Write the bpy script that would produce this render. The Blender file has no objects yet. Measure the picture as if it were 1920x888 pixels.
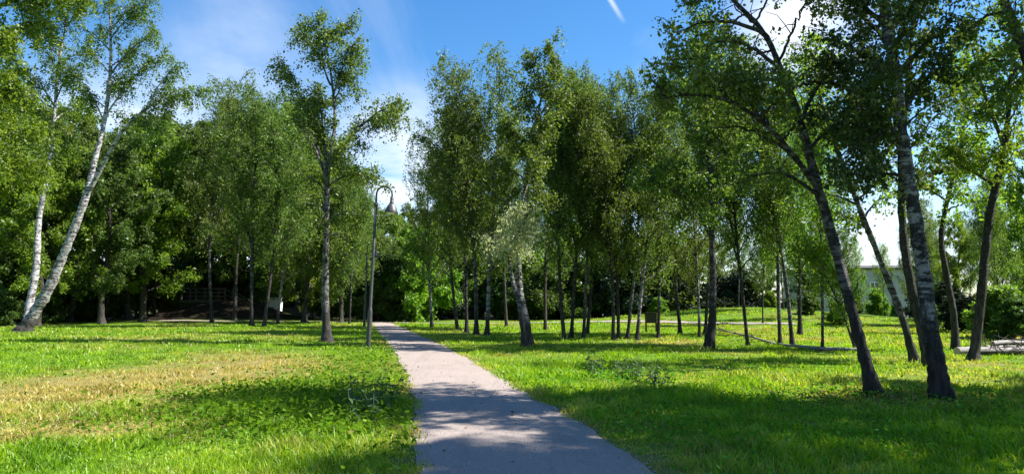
import bpy, math, random
import numpy as np
from mathutils import Vector, Matrix

# ------------------------------------------------------------------ camera, world, sun, exposure
SC = bpy.context.scene
COL = SC.collection
FPX, CX, CY, HORIZON = 1250.0, 960.0, 444.0, 565.0      # photo pixels (1920 x 888)
CAM_H = 1.6
PITCH = math.atan((HORIZON - CY) / FPX)
cam_data = bpy.data.cameras.new('camera')
cam = bpy.data.objects.new('camera', cam_data); COL.objects.link(cam)
cam.location = (0, 0, CAM_H); cam.rotation_euler = (math.pi / 2 + PITCH, 0, 0)
cam_data.sensor_width = 36.0; cam_data.lens = FPX / 1920.0 * 36.0
cam_data.clip_start = 0.1; cam_data.clip_end = 3000.0
SC.camera = cam

SUN_AZ, SUN_EL = math.radians(87), math.radians(49)      # azimuth clockwise from the view direction (+Y)
sun_dir = Vector((math.sin(SUN_AZ) * math.cos(SUN_EL), math.cos(SUN_AZ) * math.cos(SUN_EL), math.sin(SUN_EL)))
sl = bpy.data.lights.new('sun', 'SUN'); sl.energy = 5.0; sl.angle = math.radians(0.53); sl.color = (1.0, 0.955, 0.88)
sun = bpy.data.objects.new('sun', sl); COL.objects.link(sun)
sun.rotation_euler = sun_dir.to_track_quat('Z', 'Y').to_euler(); sun.location = (30, 20, 40)

SC.view_settings.view_transform = 'Standard'; SC.view_settings.look = 'None'
SC.view_settings.gamma = 1.0; SC.view_settings.use_curve_mapping = False
SC.view_settings.exposure = 1.5
SC.render.engine = 'CYCLES'
cy = SC.cycles
cy.max_bounces = 6; cy.diffuse_bounces = 3; cy.glossy_bounces = 2; cy.transmission_bounces = 4; cy.transparent_max_bounces = 4
cy.use_denoising = True; cy.sample_clamp_indirect = 4.0; cy.caustics_reflective = False; cy.caustics_refractive = False

def N(nt, t, **kw):
    n = nt.nodes.new(t)
    for k, v in kw.items():
        if hasattr(n, k): setattr(n, k, v)
        else: n.inputs[k.replace('_', ' ')].default_value = v
    return n

def mth(nt, op, a, b=None, c=None, clamp=False):
    n = nt.nodes.new('ShaderNodeMath'); n.operation = op; n.use_clamp = clamp
    for i, v in enumerate((a, b, c)):
        if v is None: continue
        if hasattr(v, 'links'): nt.links.new(v, n.inputs[i])
        else: n.inputs[i].default_value = v
    return n.outputs[0]

def mixc(nt, fac, a, b, blend='MIX'):
    n = nt.nodes.new('ShaderNodeMix'); n.data_type = 'RGBA'; n.blend_type = blend
    for s, v in ((n.inputs[0], fac), (n.inputs[6], a), (n.inputs[7], b)):
        if hasattr(v, 'links'): nt.links.new(v, s)
        elif isinstance(v, (int, float)): s.default_value = v
        else: s.default_value = (*v, 1)
    return n.outputs[2]

def pix_dir(px, py):
    a = (px - CX) / FPX; b = (CY - py) / FPX
    c, s = math.cos(PITCH), math.sin(PITCH)
    return Vector((a, c - b * s, s + b * c))

def build_world():
    w = bpy.data.worlds.new('World'); SC.world = w; w.use_nodes = True
    nt = w.node_tree; nt.nodes.clear(); L = nt.links.new
    out = N(nt, 'ShaderNodeOutputWorld'); bg = N(nt, 'ShaderNodeBackground'); bg.inputs[1].default_value = 0.052
    sky = N(nt, 'ShaderNodeTexSky'); sky.sky_type = 'NISHITA'; sky.sun_disc = False
    sky.sun_elevation = SUN_EL; sky.sun_rotation = SUN_AZ; sky.altitude = 0
    sky.air_density = 1.0; sky.dust_density = 0.35; sky.ozone_density = 3.0
    hs = N(nt, 'ShaderNodeHueSaturation'); hs.inputs['Saturation'].default_value = 1.30; hs.inputs['Value'].default_value = 1.52
    L(sky.outputs[0], hs.inputs['Color'])
    tc = N(nt, 'ShaderNodeTexCoord')
    sep = N(nt, 'ShaderNodeSeparateXYZ'); L(tc.outputs['Generated'], sep.inputs[0])
    z = mth(nt, 'ADD', mth(nt, 'MAXIMUM', sep.outputs[2], 0.0), 0.12)
    u = mth(nt, 'DIVIDE', sep.outputs[0], z); v = mth(nt, 'DIVIDE', sep.outputs[1], z)
    cmb = N(nt, 'ShaderNodeCombineXYZ'); L(u, cmb.inputs[0]); L(v, cmb.inputs[1])
    mp = N(nt, 'ShaderNodeMapping'); mp.inputs['Rotation'].default_value = (0, 0, 0.5); mp.inputs['Scale'].default_value = (1.3, 0.45, 1)
    L(cmb.outputs[0], mp.inputs[0])
    n1 = N(nt, 'ShaderNodeTexNoise'); n1.inputs['Scale'].default_value = 1.1; n1.inputs['Detail'].default_value = 7; n1.inputs['Roughness'].default_value = 0.6
    n1.inputs['Distortion'].default_value = 0.5
    L(mp.outputs[0], n1.inputs['Vector'])
    wisp = mth(nt, 'MULTIPLY', mth(nt, 'SUBTRACT', n1.outputs[0], 0.52, clamp=True), 0.9, clamp=True)
    n2 = N(nt, 'ShaderNodeTexNoise'); n2.inputs['Scale'].default_value = 2.3; n2.inputs['Detail'].default_value = 8; n2.inputs['Roughness'].default_value = 0.55
    L(cmb.outputs[0], n2.inputs['Vector'])
    # denser banks of cloud: low above the horizon, one in the left of the view, one beyond the right-hand crowns
    dens = wisp
    nrm = N(nt, 'ShaderNodeVectorMath', operation='NORMALIZE'); L(tc.outputs['Generated'], nrm.inputs[0])
    for (px, py, wd, amt) in ((455, 150, 0.016, 0.35), (1505, 40, 0.008, 1.3), (760, 300, 0.012, 0.9), (1660, 480, 0.006, 1.0), (200, 330, 0.02, 0.8), (1250, 480, 0.02, 0.3)):
        d = pix_dir(px, py).normalized()
        dt = N(nt, 'ShaderNodeVectorMath', operation='DOT_PRODUCT'); L(nrm.outputs[0], dt.inputs[0]); dt.inputs[1].default_value = d
        k = mth(nt, 'SUBTRACT', 1.0, mth(nt, 'DIVIDE', mth(nt, 'SUBTRACT', 1.0, dt.outputs['Value']), wd), clamp=True)
        k = mth(nt, 'MULTIPLY', mth(nt, 'MULTIPLY', k, k), mth(nt, 'MULTIPLY', mth(nt, 'SUBTRACT', n2.outputs[0], 0.28, clamp=True), amt * 2.6))
        dens = mth(nt, 'ADD', dens, k)
    low = mth(nt, 'SUBTRACT', 1.0, mth(nt, 'DIVIDE', sep.outputs[2], 0.30), clamp=True)
    dens = mth(nt, 'ADD', dens, mth(nt, 'MULTIPLY', low, mth(nt, 'MULTIPLY', n2.outputs[0], .55)))
    # a vapour trail: a thin streak in the plane of the clouds
    def uv(px, py):
        d = pix_dir(px, py).normalized(); zz = max(d.z, 0) + .12
        return d.x / zz, d.y / zz
    (u0, v0), (u1, v1) = uv(1136, -14), uv(1172, 46)
    ln = math.hypot(u1 - u0, v1 - v0); ax, ay = (u1 - u0) / ln, (v1 - v0) / ln
    du, dv = mth(nt, 'SUBTRACT', u, u0), mth(nt, 'SUBTRACT', v, v0)
    along = mth(nt, 'DIVIDE', mth(nt, 'ADD', mth(nt, 'MULTIPLY', du, ax), mth(nt, 'MULTIPLY', dv, ay)), ln)
    acr = mth(nt, 'ABSOLUTE', mth(nt, 'SUBTRACT', mth(nt, 'MULTIPLY', du, ay), mth(nt, 'MULTIPLY', dv, ax)))
    wdt = mth(nt, 'ADD', 0.006, mth(nt, 'MULTIPLY', n2.outputs[0], 0.010))
    tr = mth(nt, 'SUBTRACT', 1.0, mth(nt, 'DIVIDE', acr, wdt), clamp=True)
    e0 = mth(nt, 'MULTIPLY', mth(nt, 'ADD', along, 1.0), 2.0, clamp=True)
    e1 = mth(nt, 'MULTIPLY', mth(nt, 'SUBTRACT', 1.0, along), 1.6, clamp=True)
    dens = mth(nt, 'ADD', dens, mth(nt, 'MULTIPLY', mth(nt, 'MULTIPLY', tr, mth(nt, 'MULTIPLY', e0, e1)), .55))
    dens = mth(nt, 'MINIMUM', dens, 0.93)
    col = mixc(nt, dens, hs.outputs[0], (8.6, 9.0, 9.8))
    L(col, bg.inputs[0]); L(bg.outputs[0], out.inputs[0])
build_world()

# ------------------------------------------------------------------ helpers
RNG = np.random.default_rng(7)

BUMPS = [(-21, 31, .12, 9, 9), (16.5, 50, .95, 6.5, 3.8), (24, 50, .35, 8, 8), (46, 86, -1.1, 13, 14), (-27.5, 60, 1.25, 3.6, 1.9), (-23.5, 60.5, .9, 2.5, 1.6),
         (5.5, 13.6, .10, 2.6, 2.2), (-5, 9, .05, 3, 2)]
def g(x, y):
    x = np.asarray(x, float); y = np.asarray(y, float); z = np.zeros_like(x + y)
    for cx, cyy, a, sx, sy in BUMPS:
        z = z + a * np.exp(-((x - cx) / sx) ** 2 / 2 - ((y - cyy) / sy) ** 2 / 2)
    return z
def gz(x, y): return float(g(x, y))

def at_y(px, py, Y):
    d = pix_dir(px, py); t = Y / d.y
    return Vector((d.x * t, Y, CAM_H + d.z * t))
def on_ground(px, py):
    d = pix_dir(px, py)
    if d.z > -0.004: d.z = -0.004
    t = -CAM_H / d.z
    for _ in range(12):
        x, y = d.x * t, d.y * t
        t = (gz(x, y) - CAM_H) / d.z
        t = min(t, 110)
    return Vector((d.x * t, d.y * t, gz(d.x * t, d.y * t)))

def link(name, data, parent=None):
    o = bpy.data.objects.new(name, data); COL.objects.link(o)
    if parent: o.parent = parent
    return o
def tag(o, label=None, cat=None, group=None, kind=None):
    if label: o['label'] = label
    if cat: o['category'] = cat
    if group: o['group'] = group
    if kind: o['kind'] = kind
    return o
def empty(name, loc=(0, 0, 0), rz=0):
    o = link(name, None); o.location = loc; o.rotation_euler = (0, 0, rz); o.empty_display_size = .2
    return o
def copy_tree(o, parent=None):
    c = o.copy(); COL.objects.link(c); c.parent = parent
    for ch in list(o.children): copy_tree(ch, c)
    return c

def np_mesh(name, V, F, mat=None, attr=None, smooth=False):
    """V (n,3); F list of (m,k) index arrays; attr: dict name -> per-face float array"""
    me = bpy.data.meshes.new(name)
    V = np.asarray(V, np.float32)
    if not isinstance(F, (list, tuple)): F = [F]
    F = [np.asarray(f, np.int32) for f in F if len(f)]
    loops = np.concatenate([f.ravel() for f in F]) if F else np.zeros(0, np.int32)
    tot = np.concatenate([np.full(len(f), f.shape[1], np.int32) for f in F]) if F else np.zeros(0, np.int32)
    st = np.concatenate([[0], np.cumsum(tot)[:-1]]).astype(np.int32) if len(tot) else tot
    me.vertices.add(len(V)); me.vertices.foreach_set('co', V.ravel())
    me.loops.add(len(loops)); me.loops.foreach_set('vertex_index', loops)
    me.polygons.add(len(tot)); me.polygons.foreach_set('loop_start', st)
    try: me.polygons.foreach_set('loop_total', tot)
    except Exception: pass
    if smooth: me.polygons.foreach_set('use_smooth', np.ones(len(tot), bool))
    for k, a in (attr or {}).items():
        at = me.attributes.new(k, 'FLOAT', 'FACE'); at.data.foreach_set('value', np.asarray(a, np.float32))
    me.update(calc_edges=True)
    if mat: me.materials.append(mat)
    return me

class MB:
    """collects boxes, bars, tubes and lathes; build() links them as one mesh object"""
    def __init__(s): s.v = []; s.f = []
    def add(s, vs, fs):
        o = len(s.v); s.v += [tuple(v) for v in vs]; s.f += [tuple(i + o for i in f) for f in fs]; return s
    def box(s, x0, x1, y0, y1, z0, z1, bev=0.0):
        if bev <= 0:
            vs = [(x, y, z) for z in (z0, z1) for y in (y0, y1) for x in (x0, x1)]
            return s.add(vs, [(0, 2, 3, 1), (4, 5, 7, 6), (0, 1, 5, 4), (2, 6, 7, 3), (0, 4, 6, 2), (1, 3, 7, 5)])
        b = bev; prof = [(x0 + b, y0), (x1 - b, y0), (x1, y0 + b), (x1, y1 - b), (x1 - b, y1), (x0 + b, y1), (x0, y1 - b), (x0, y0 + b)]
        vs = [(x, y, z) for z in (z0, z1) for x, y in prof]
        return s.add(vs, [tuple(range(7, -1, -1)), tuple(range(8, 16))] + [(i, (i + 1) % 8, 8 + (i + 1) % 8, 8 + i) for i in range(8)])
    def tube(s, pts, rad, n=8, cap=True):
        V, F = tube_np(np.array([list(p) for p in pts], float), np.array(rad if hasattr(rad, '__len__') else [rad] * len(pts), float), n)
        m = len(pts); fs = [tuple(f) for f in F]
        if cap: fs += [tuple(range(n - 1, -1, -1)), tuple(range((m - 1) * n, m * n))]
        return s.add(V, fs)
    def lathe(s, prof, n=16, c=(0, 0, 0)):
        vs = [(c[0] + r * math.cos(2 * math.pi * k / n), c[1] + r * math.sin(2 * math.pi * k / n), c[2] + z) for r, z in prof for k in range(n)]
        fs = [(i * n + k, i * n + (k + 1) % n, (i + 1) * n + (k + 1) % n, (i + 1) * n + k) for i in range(len(prof) - 1) for k in range(n)]
        return s.add(vs, fs)
    def poly(s, vs): return s.add(vs, [tuple(range(len(vs)))])
    def build(s, name, mat, parent=None, smooth=False):
        me = bpy.data.meshes.new(name); me.from_pydata(s.v, [], s.f); me.materials.append(mat)
        if smooth: me.polygons.foreach_set('use_smooth', [True] * len(me.polygons))
        me.update(); return link(name, me, parent)

def tube_np(P, R, n=8, wob=None):
    m = len(P); T = np.gradient(P, axis=0); T /= np.linalg.norm(T, axis=1)[:, None] + 1e-9
    up = np.array([0, 1., 0]) if abs(T[0][1]) < .9 else np.array([1., 0, 0])
    A = np.cross(T, up); A /= np.linalg.norm(A, axis=1)[:, None] + 1e-9
    B = np.cross(T, A)
    th = np.arange(n) * 2 * np.pi / n
    rr = R[:, None] * (np.ones((m, n)) if wob is None else wob)
    V = P[:, None, :] + rr[..., None] * (np.cos(th)[None, :, None] * A[:, None, :] + np.sin(th)[None, :, None] * B[:, None, :])
    i = np.arange(m - 1)[:, None] * n; k = np.arange(n)[None, :]
    F = np.stack([i + k, i + (k + 1) % n, i + n + (k + 1) % n, i + n + k], -1).reshape(-1, 4)
    return V.reshape(-1, 3), F

# ------------------------------------------------------------------ materials
def mat(name):
    m = bpy.data.materials.new(name); m.use_nodes = True; nt = m.node_tree; nt.nodes.clear()
    out = N(nt, 'ShaderNodeOutputMaterial'); return m, nt, out

def simple(name, col, rough=.7, metal=0.0, noise=.25, scale=6.0, bump=.0, spec=.4):
    m, nt, out = mat(name); b = N(nt, 'ShaderNodeBsdfPrincipled')
    tc = N(nt, 'ShaderNodeTexCoord'); n = N(nt, 'ShaderNodeTexNoise'); n.inputs['Scale'].default_value = scale; n.inputs['Detail'].default_value = 6
    nt.links.new(tc.outputs['Object'], n.inputs['Vector'])
    f = mth(nt, 'MULTIPLY', mth(nt, 'SUBTRACT', n.outputs[0], .3, clamp=True), 2.2, clamp=True)
    nt.links.new(mixc(nt, f, [c * (1 - noise) for c in col], [min(1, c * (1 + noise)) for c in col]), b.inputs['Base Color'])
    b.inputs['Roughness'].default_value = rough; b.inputs['Metallic'].default_value = metal; b.inputs['Specular IOR Level'].default_value = spec
    if bump:
        bp = N(nt, 'ShaderNodeBump'); bp.inputs['Strength'].default_value = bump; bp.inputs['Distance'].default_value = .02
        nt.links.new(n.outputs[0], bp.inputs['Height']); nt.links.new(bp.outputs[0], b.inputs['Normal'])
    nt.links.new(b.outputs[0], out.inputs[0]); return m

def leaf_mat(name, c0, c1, trans=.48, gloss=.02, rough=.7, var=.12, tgain=(1.5, 1.45, .8)):
    m, nt, out = mat(name); L = nt.links.new
    at = N(nt, 'ShaderNodeAttribute'); at.attribute_name = 'tone'
    oi = N(nt, 'ShaderNodeObjectInfo')
    col = mixc(nt, at.outputs['Fac'], c0, c1)
    pale = mth(nt, 'MULTIPLY', mth(nt, 'SUBTRACT', at.outputs['Fac'], .80, clamp=True), 4.0, clamp=True)  # a few paler leaves: pale undersides, also whitish highlights painted into the colour
    col = mixc(nt, pale, col, [min(.6, v * 1.25 + .09) for v in c1])
    hs = N(nt, 'ShaderNodeHueSaturation'); L(col, hs.inputs['Color'])
    L(mth(nt, 'ADD', .5 - .012, mth(nt, 'MULTIPLY', oi.outputs['Random'], .03)), hs.inputs['Hue'])
    L(mth(nt, 'ADD', 1 - var, mth(nt, 'MULTIPLY', oi.outputs['Random'], 2 * var)), hs.inputs['Value'])
    d = N(nt, 'ShaderNodeBsdfDiffuse'); L(hs.outputs[0], d.inputs[0])
    t = N(nt, 'ShaderNodeBsdfTranslucent'); L(mixc(nt, 1.0, hs.outputs[0], tgain, 'MULTIPLY'), t.inputs[0])
    gl = N(nt, 'ShaderNodeBsdfGlossy'); gl.inputs['Roughness'].default_value = rough; gl.inputs['Color'].default_value = (.45, .48, .45, 1)
    m1 = N(nt, 'ShaderNodeMixShader'); m1.inputs[0].default_value = trans; L(d.outputs[0], m1.inputs[1]); L(t.outputs[0], m1.inputs[2])
    fr = N(nt, 'ShaderNodeFresnel'); fr.inputs['IOR'].default_value = 1.42
    m2 = N(nt, 'ShaderNodeMixShader'); L(mth(nt, 'MULTIPLY', fr.outputs[0], gloss * 10), m2.inputs[0]); L(m1.outputs[0], m2.inputs[1]); L(gl.outputs[0], m2.inputs[2])
    L(m2.outputs[0], out.inputs[0]); return m

def bark_mat(name, white, dark, cover=.5, basez=1.6):
    """birch bark: pale sheets broken by dark cross bands, black and fissured at the foot"""
    m, nt, out = mat(name); L = nt.links.new; b = N(nt, 'ShaderNodeBsdfPrincipled')
    tc = N(nt, 'ShaderNodeTexCoord'); oi = N(nt, 'ShaderNodeObjectInfo')
    off = N(nt, 'ShaderNodeVectorMath', operation='ADD'); L(tc.outputs['Object'], off.inputs[0])
    cb = N(nt, 'ShaderNodeCombineXYZ'); L(mth(nt, 'MULTIPLY', oi.outputs['Random'], 40), cb.inputs[0]); L(cb.outputs[0], off.inputs[1])
    def noise(sx, sz, sc, det=5, rough=.6):
        mp = N(nt, 'ShaderNodeMapping'); mp.inputs['Scale'].default_value = (sx, sx, sz); L(off.outputs[0], mp.inputs[0])
        n = N(nt, 'ShaderNodeTexNoise'); n.inputs['Scale'].default_value = sc; n.inputs['Detail'].default_value = det; n.inputs['Roughness'].default_value = rough
        L(mp.outputs[0], n.inputs['Vector']); return n.outputs[0]
    bands = noise(1.0, 5.0, 2.2, 6, .65)
    lent = noise(1.2, 16.0, 3.0, 3, .6)
    fine = noise(1, 1, 22, 6, .7)
    fiss = noise(5.0, 1.2, 3.0, 6, .7)
    scar = noise(1.5, 2.1, 3.4, 6, .72)
    f0 = mth(nt, 'MULTIPLY', mth(nt, 'SUBTRACT', scar, .66 - .145 * cover, clamp=True), 18, clamp=True)
    f1 = mth(nt, 'MULTIPLY', mth(nt, 'SUBTRACT', bands, .64 - .13 * cover, clamp=True), 14, clamp=True)
    f2 = mth(nt, 'MULTIPLY', mth(nt, 'SUBTRACT', lent, .60, clamp=True), 12, clamp=True)
    sep = N(nt, 'ShaderNodeSeparateXYZ'); L(tc.outputs['Object'], sep.inputs[0])
    foot = mth(nt, 'SUBTRACT', 1.0, mth(nt, 'DIVIDE', sep.outputs[2], basez), clamp=True)
    f3 = mth(nt, 'MULTIPLY', mth(nt, 'SUBTRACT', mth(nt, 'ADD', foot, mth(nt, 'MULTIPLY', fiss, 1.1)), .80, clamp=True), 5, clamp=True)
    fac = mth(nt, 'MAXIMUM', mth(nt, 'MAXIMUM', mth(nt, 'MAXIMUM', f0, f1), mth(nt, 'MULTIPLY', f2, .45)), f3)
    wcol = mixc(nt, fine, [c * .62 for c in white], white)
    dcol = mixc(nt, mth(nt, 'MULTIPLY', mth(nt, 'SUBTRACT', fiss, .34, clamp=True), 3.2, clamp=True), [c * .35 for c in dark], [c * 2.6 for c in dark])
    L(mixc(nt, fac, wcol, dcol), b.inputs['Base Color'])
    b.inputs['Roughness'].default_value = .75; b.inputs['Specular IOR Level'].default_value = .25
    h = mth(nt, 'SUBTRACT', mth(nt, 'MULTIPLY', fine, .4), mth(nt, 'MULTIPLY', fac, mth(nt, 'ADD', .4, fiss)))
    bp = N(nt, 'ShaderNodeBump'); bp.inputs['Strength'].default_value = 1.0; bp.inputs['Distance'].default_value = .05
    L(h, bp.inputs['Height']); L(bp.outputs[0], b.inputs['Normal'])
    L(b.outputs[0], out.inputs[0]); return m

M = {}
M['bark_white'] = bark_mat('birch_bark_white', (.50, .48, .48), (.04, .035, .032), .85, 1.0)
M['bark'] = bark_mat('birch_bark', (.21, .20, .19), (.026, .023, .020), .95, 1.9)
M['bark_thick'] = bark_mat('thick_birch_bark', (.26, .25, .24), (.018, .016, .014), 1.0, 2.0)
M['bark_mottled'] = bark_mat('mottled_birch_bark', (.34, .325, .315), (.03, .026, .022), .85, 1.4)
M['bark_dusky'] = bark_mat('dusky_birch_bark', (.12, .112, .105), (.016, .014, .012), 1.0, 2.2)
M['bark_dark'] = bark_mat('dark_bark', (.075, .065, .055), (.030, .026, .021), 1.0, 2.5)
M['bark_log'] = bark_mat('fallen_birch_bark', (.30, .28, .26), (.06, .05, .045), .35, .001)
M['twig'] = simple('twig_bark', (.035, .028, .022), .85, noise=.4, scale=20)
M['leaf_birch'] = leaf_mat('birch_leaf', (.050, .092, .014), (.165, .235, .036))
M['leaf_silver'] = leaf_mat('silvery_leaf', (.20, .25, .13), (.46, .50, .32), gloss=.03)
M['leaf_bright'] = leaf_mat('bright_leaf', (.072, .145, .010), (.20, .31, .026), trans=.55)
M['leaf_dark'] = leaf_mat('broad_leaf', (.034, .070, .012), (.100, .160, .022), trans=.48)
M['leaf_shaded'] = leaf_mat('shade_darkened_leaf', (.022, .040, .010), (.060, .088, .018), trans=.36)  # leaf colour darkened to paint in the shade of a thick backlit crown
M['leaf_weed'] = leaf_mat('weed_leaf', (.060, .15, .010), (.13, .27, .020), gloss=.0)
M['leaf_glossy'] = leaf_mat('glossy_weed_leaf', (.030, .075, .016), (.085, .15, .045), gloss=.06, rough=.5)
M['leaf_evergreen'] = leaf_mat('evergreen_leaf', (.010, .022, .010), (.028, .048, .018), trans=.15)

# ------------------------------------------------------------------ paths in plan
L_EDGE = [(785, 888), (779, 800), (774, 740), (757, 690), (737, 655), (722, 637), (707, 620), (697, 606)]
R_EDGE = [(1240, 888), (1097, 800), (1000, 742), (905, 690), (850, 657), (806, 637), (772, 622), (742, 609)]
def edge_fn(pix):
    P = [on_ground(*p) for p in pix]
    ys = np.array([p.y for p in P]); xs = np.array([p.x for p in P])
    k0 = (xs[1] - xs[0]) / (ys[1] - ys[0]) * .5
    ys = np.concatenate([[-14], ys, [58]]); xs = np.concatenate([[xs[0] + k0 * (-14 - ys[1])], xs, [xs[-1] + (xs[-1] - xs[-2]) / (ys[-2] - ys[-3]) * (58 - ys[-2])]])
    yy = np.linspace(-14, 58, 289); xx = np.interp(yy, ys, xs)
    ker = np.ones(9) / 9; xp = np.pad(xx, 4, mode='edge'); xx2 = np.convolve(xp, ker, 'valid'); xx2[:4] = xx[:4]; xx2[-4:] = xx[-4:]
    return yy, xx2
LY, LX = edge_fn(L_EDGE); RY, RX = edge_fn(R_EDGE)
def wob(y, s): return .030 * np.sin(y * 1.3 + s) + .022 * np.sin(y * 4.1 + 2 * s) + .014 * np.sin(y * 10.7 + s * 3) + .01 * np.sin(y * 17.3 + s * 5)
def path_l(y): return np.interp(y, LY, LX) + wob(y, .3)
def path_r(y): return np.interp(y, RY, RX) + wob(y, 1.9)
# the cross path: from the far left, past the end of the main path, off to the right
CROSS = np.array([(-60, 60.5), (-38, 56.5), (-22, 54.0), (-11, 51.5), (-6.5, 49.5), (-1, 48.6), (4, 47.6), (9.0, 45.0), (13, 42.6), (17.5, 41.5)], float)
def catmull(P, n=10):
    P = np.vstack([2 * P[0] - P[1], P, 2 * P[-1] - P[-2]]); out = []
    for i in range(1, len(P) - 2):
        for t in np.linspace(0, 1, n, endpoint=False):
            a, b, c, d = P[i - 1], P[i], P[i + 1], P[i + 2]
            out.append(.5 * ((2 * b) + (-a + c) * t + (2 * a - 5 * b + 4 * c - d) * t * t + (-a + 3 * b - 3 * c + d) * t ** 3))
    out.append(P[-2]); return np.array(out)
CROSS_S = catmull(CROSS, 12)
CROSS_HW = 0.5
def on_path(x, y, m=0.0):
    a = (x > path_l(y) - m) & (x < path_r(y) + m) & (y < 52)
    yc = np.interp(x, CROSS_S[:, 0], CROSS_S[:, 1])
    return a | ((np.abs(y - yc) < CROSS_HW + m) & (x < 17.5))

# ------------------------------------------------------------------ ground
def smooth_noise(x, y, s, seed):
    r = np.random.default_rng(seed); z = np.zeros_like(x)
    for k in range(9):
        a = r.uniform(0, 2 * np.pi); f = r.uniform(.5, 1.9) / s; p = r.uniform(0, 6.28)
        z = z + np.sin((x * np.cos(a) + y * np.sin(a)) * f * 2 * np.pi * .5 + p + 1.3 * np.sin((x * np.sin(a) - y * np.cos(a)) * f * 1.7 + p * 2))
    return z / 3.0
def ell(x, y, px, py, sx, sy):
    p = on_ground(px, py); return np.exp(-((x - p.x) / sx) ** 2 - ((y - p.y) / sy) ** 2)
def dryness(x, y):
    """0 lush green .. 1 straw: where the turf has burnt off"""
    d = .10 + .20 * smooth_noise(x, y, 4.0, 3) + .16 * smooth_noise(x, y, 1.2, 5) + .10 * smooth_noise(x, y, .45, 6)
    d = d + 1.1 * ell(x, y, 40, 752, 3.0, 1.5) + 1.1 * ell(x, y, 290, 708, 3.0, 2.0) + .75 * ell(x, y, 470, 675, 2.4, 2.6) + 1.1 * ell(x, y, 20, 815, 2.0, .9) + .6 * ell(x, y, 150, 722, 2.0, 1.1) + .45 * ell(x, y, 330, 790, .8, .5)
    d = d + .55 * ell(x, y, 540, 690, 1.8, 2.2) + .3 * ell(x, y, 250, 634, 9, 2.2) + .45 * ell(x, y, 1300, 640, 3.2, 1.6) + .5 * ell(x, y, 1690, 752, 1.3, 1.0)
    d = d + .35 * ell(x, y, 1300, 715, 2.8, 2.2) + .3 * ell(x, y, 1560, 740, 1.6, 1.1) + .45 * ell(x, y, 1370, 600, 6, 5) + .35 * ell(x, y, 1650, 625, 7, 7) + .3 * ell(x, y, 1880, 690, 2, 2)
    d = d - .65 * ell(x, y, 130, 672, 3.4, 1.7) - .5 * ell(x, y, 620, 770, 1.3, 2.0) - .4 * ell(x, y, 130, 765, 1.1, .55) - .4 * ell(x, y, 1050, 700, 1.6, 3)
    ed = np.minimum(np.abs(x - path_l(y)), np.abs(x - path_r(y)))
    d = d + .40 * np.exp(-(ed / .28) ** 2)
    return np.clip(d, 0, 1)

def ground_material():
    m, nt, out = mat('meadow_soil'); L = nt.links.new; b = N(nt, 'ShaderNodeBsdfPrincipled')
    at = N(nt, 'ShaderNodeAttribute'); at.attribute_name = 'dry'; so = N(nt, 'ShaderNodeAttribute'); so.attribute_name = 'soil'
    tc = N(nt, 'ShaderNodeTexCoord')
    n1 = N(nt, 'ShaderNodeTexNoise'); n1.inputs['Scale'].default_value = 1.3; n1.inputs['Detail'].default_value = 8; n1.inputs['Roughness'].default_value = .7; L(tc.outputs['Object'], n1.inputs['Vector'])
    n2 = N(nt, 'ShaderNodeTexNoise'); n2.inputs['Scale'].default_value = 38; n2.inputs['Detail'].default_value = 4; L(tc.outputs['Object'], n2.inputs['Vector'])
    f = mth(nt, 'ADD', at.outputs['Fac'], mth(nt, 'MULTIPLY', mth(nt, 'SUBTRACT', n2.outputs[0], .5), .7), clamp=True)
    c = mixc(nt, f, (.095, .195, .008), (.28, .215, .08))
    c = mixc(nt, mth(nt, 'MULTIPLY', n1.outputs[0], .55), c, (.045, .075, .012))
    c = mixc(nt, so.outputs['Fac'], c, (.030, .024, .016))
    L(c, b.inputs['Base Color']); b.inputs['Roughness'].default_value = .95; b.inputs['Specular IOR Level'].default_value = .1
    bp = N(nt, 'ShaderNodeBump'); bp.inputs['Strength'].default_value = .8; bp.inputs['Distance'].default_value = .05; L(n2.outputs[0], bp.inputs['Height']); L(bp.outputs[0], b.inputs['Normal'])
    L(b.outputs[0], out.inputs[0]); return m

def build_ground():
    xs = np.unique(np.concatenate([np.linspace(-1200, -70, 14), np.arange(-70, -14, 1.0), np.arange(-14, 14, .4), np.arange(14, 75, 1.0), np.linspace(75, 1200, 14)]))
    ys = np.unique(np.concatenate([np.linspace(-300, -8, 8), np.arange(-8, 26, .4), np.arange(26, 105, 1.0), np.linspace(105, 1800, 16)]))
    X, Y = np.meshgrid(xs, ys); Z = g(X, Y)
    V = np.stack([X, Y, Z], -1).reshape(-1, 3); nx, ny = len(xs), len(ys)
    i = np.arange(ny - 1)[:, None] * nx; k = np.arange(nx - 1)[None, :]
    F = np.stack([i + k, i + k + 1, i + nx + k + 1, i + nx + k], -1).reshape(-1, 4)
    C = V[F].mean(1); dry = dryness(C[:, 0], C[:, 1])
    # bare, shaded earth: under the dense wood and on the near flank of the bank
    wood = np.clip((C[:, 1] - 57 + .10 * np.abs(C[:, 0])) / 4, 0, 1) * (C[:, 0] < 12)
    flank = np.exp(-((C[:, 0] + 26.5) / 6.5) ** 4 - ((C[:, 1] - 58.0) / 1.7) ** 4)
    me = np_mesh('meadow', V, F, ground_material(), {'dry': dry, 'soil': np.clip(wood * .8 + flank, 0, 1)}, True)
    return tag(link('meadow', me), 'sunlit green meadow with straw coloured dry patches', 'ground', kind='structure')
build_ground()

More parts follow.
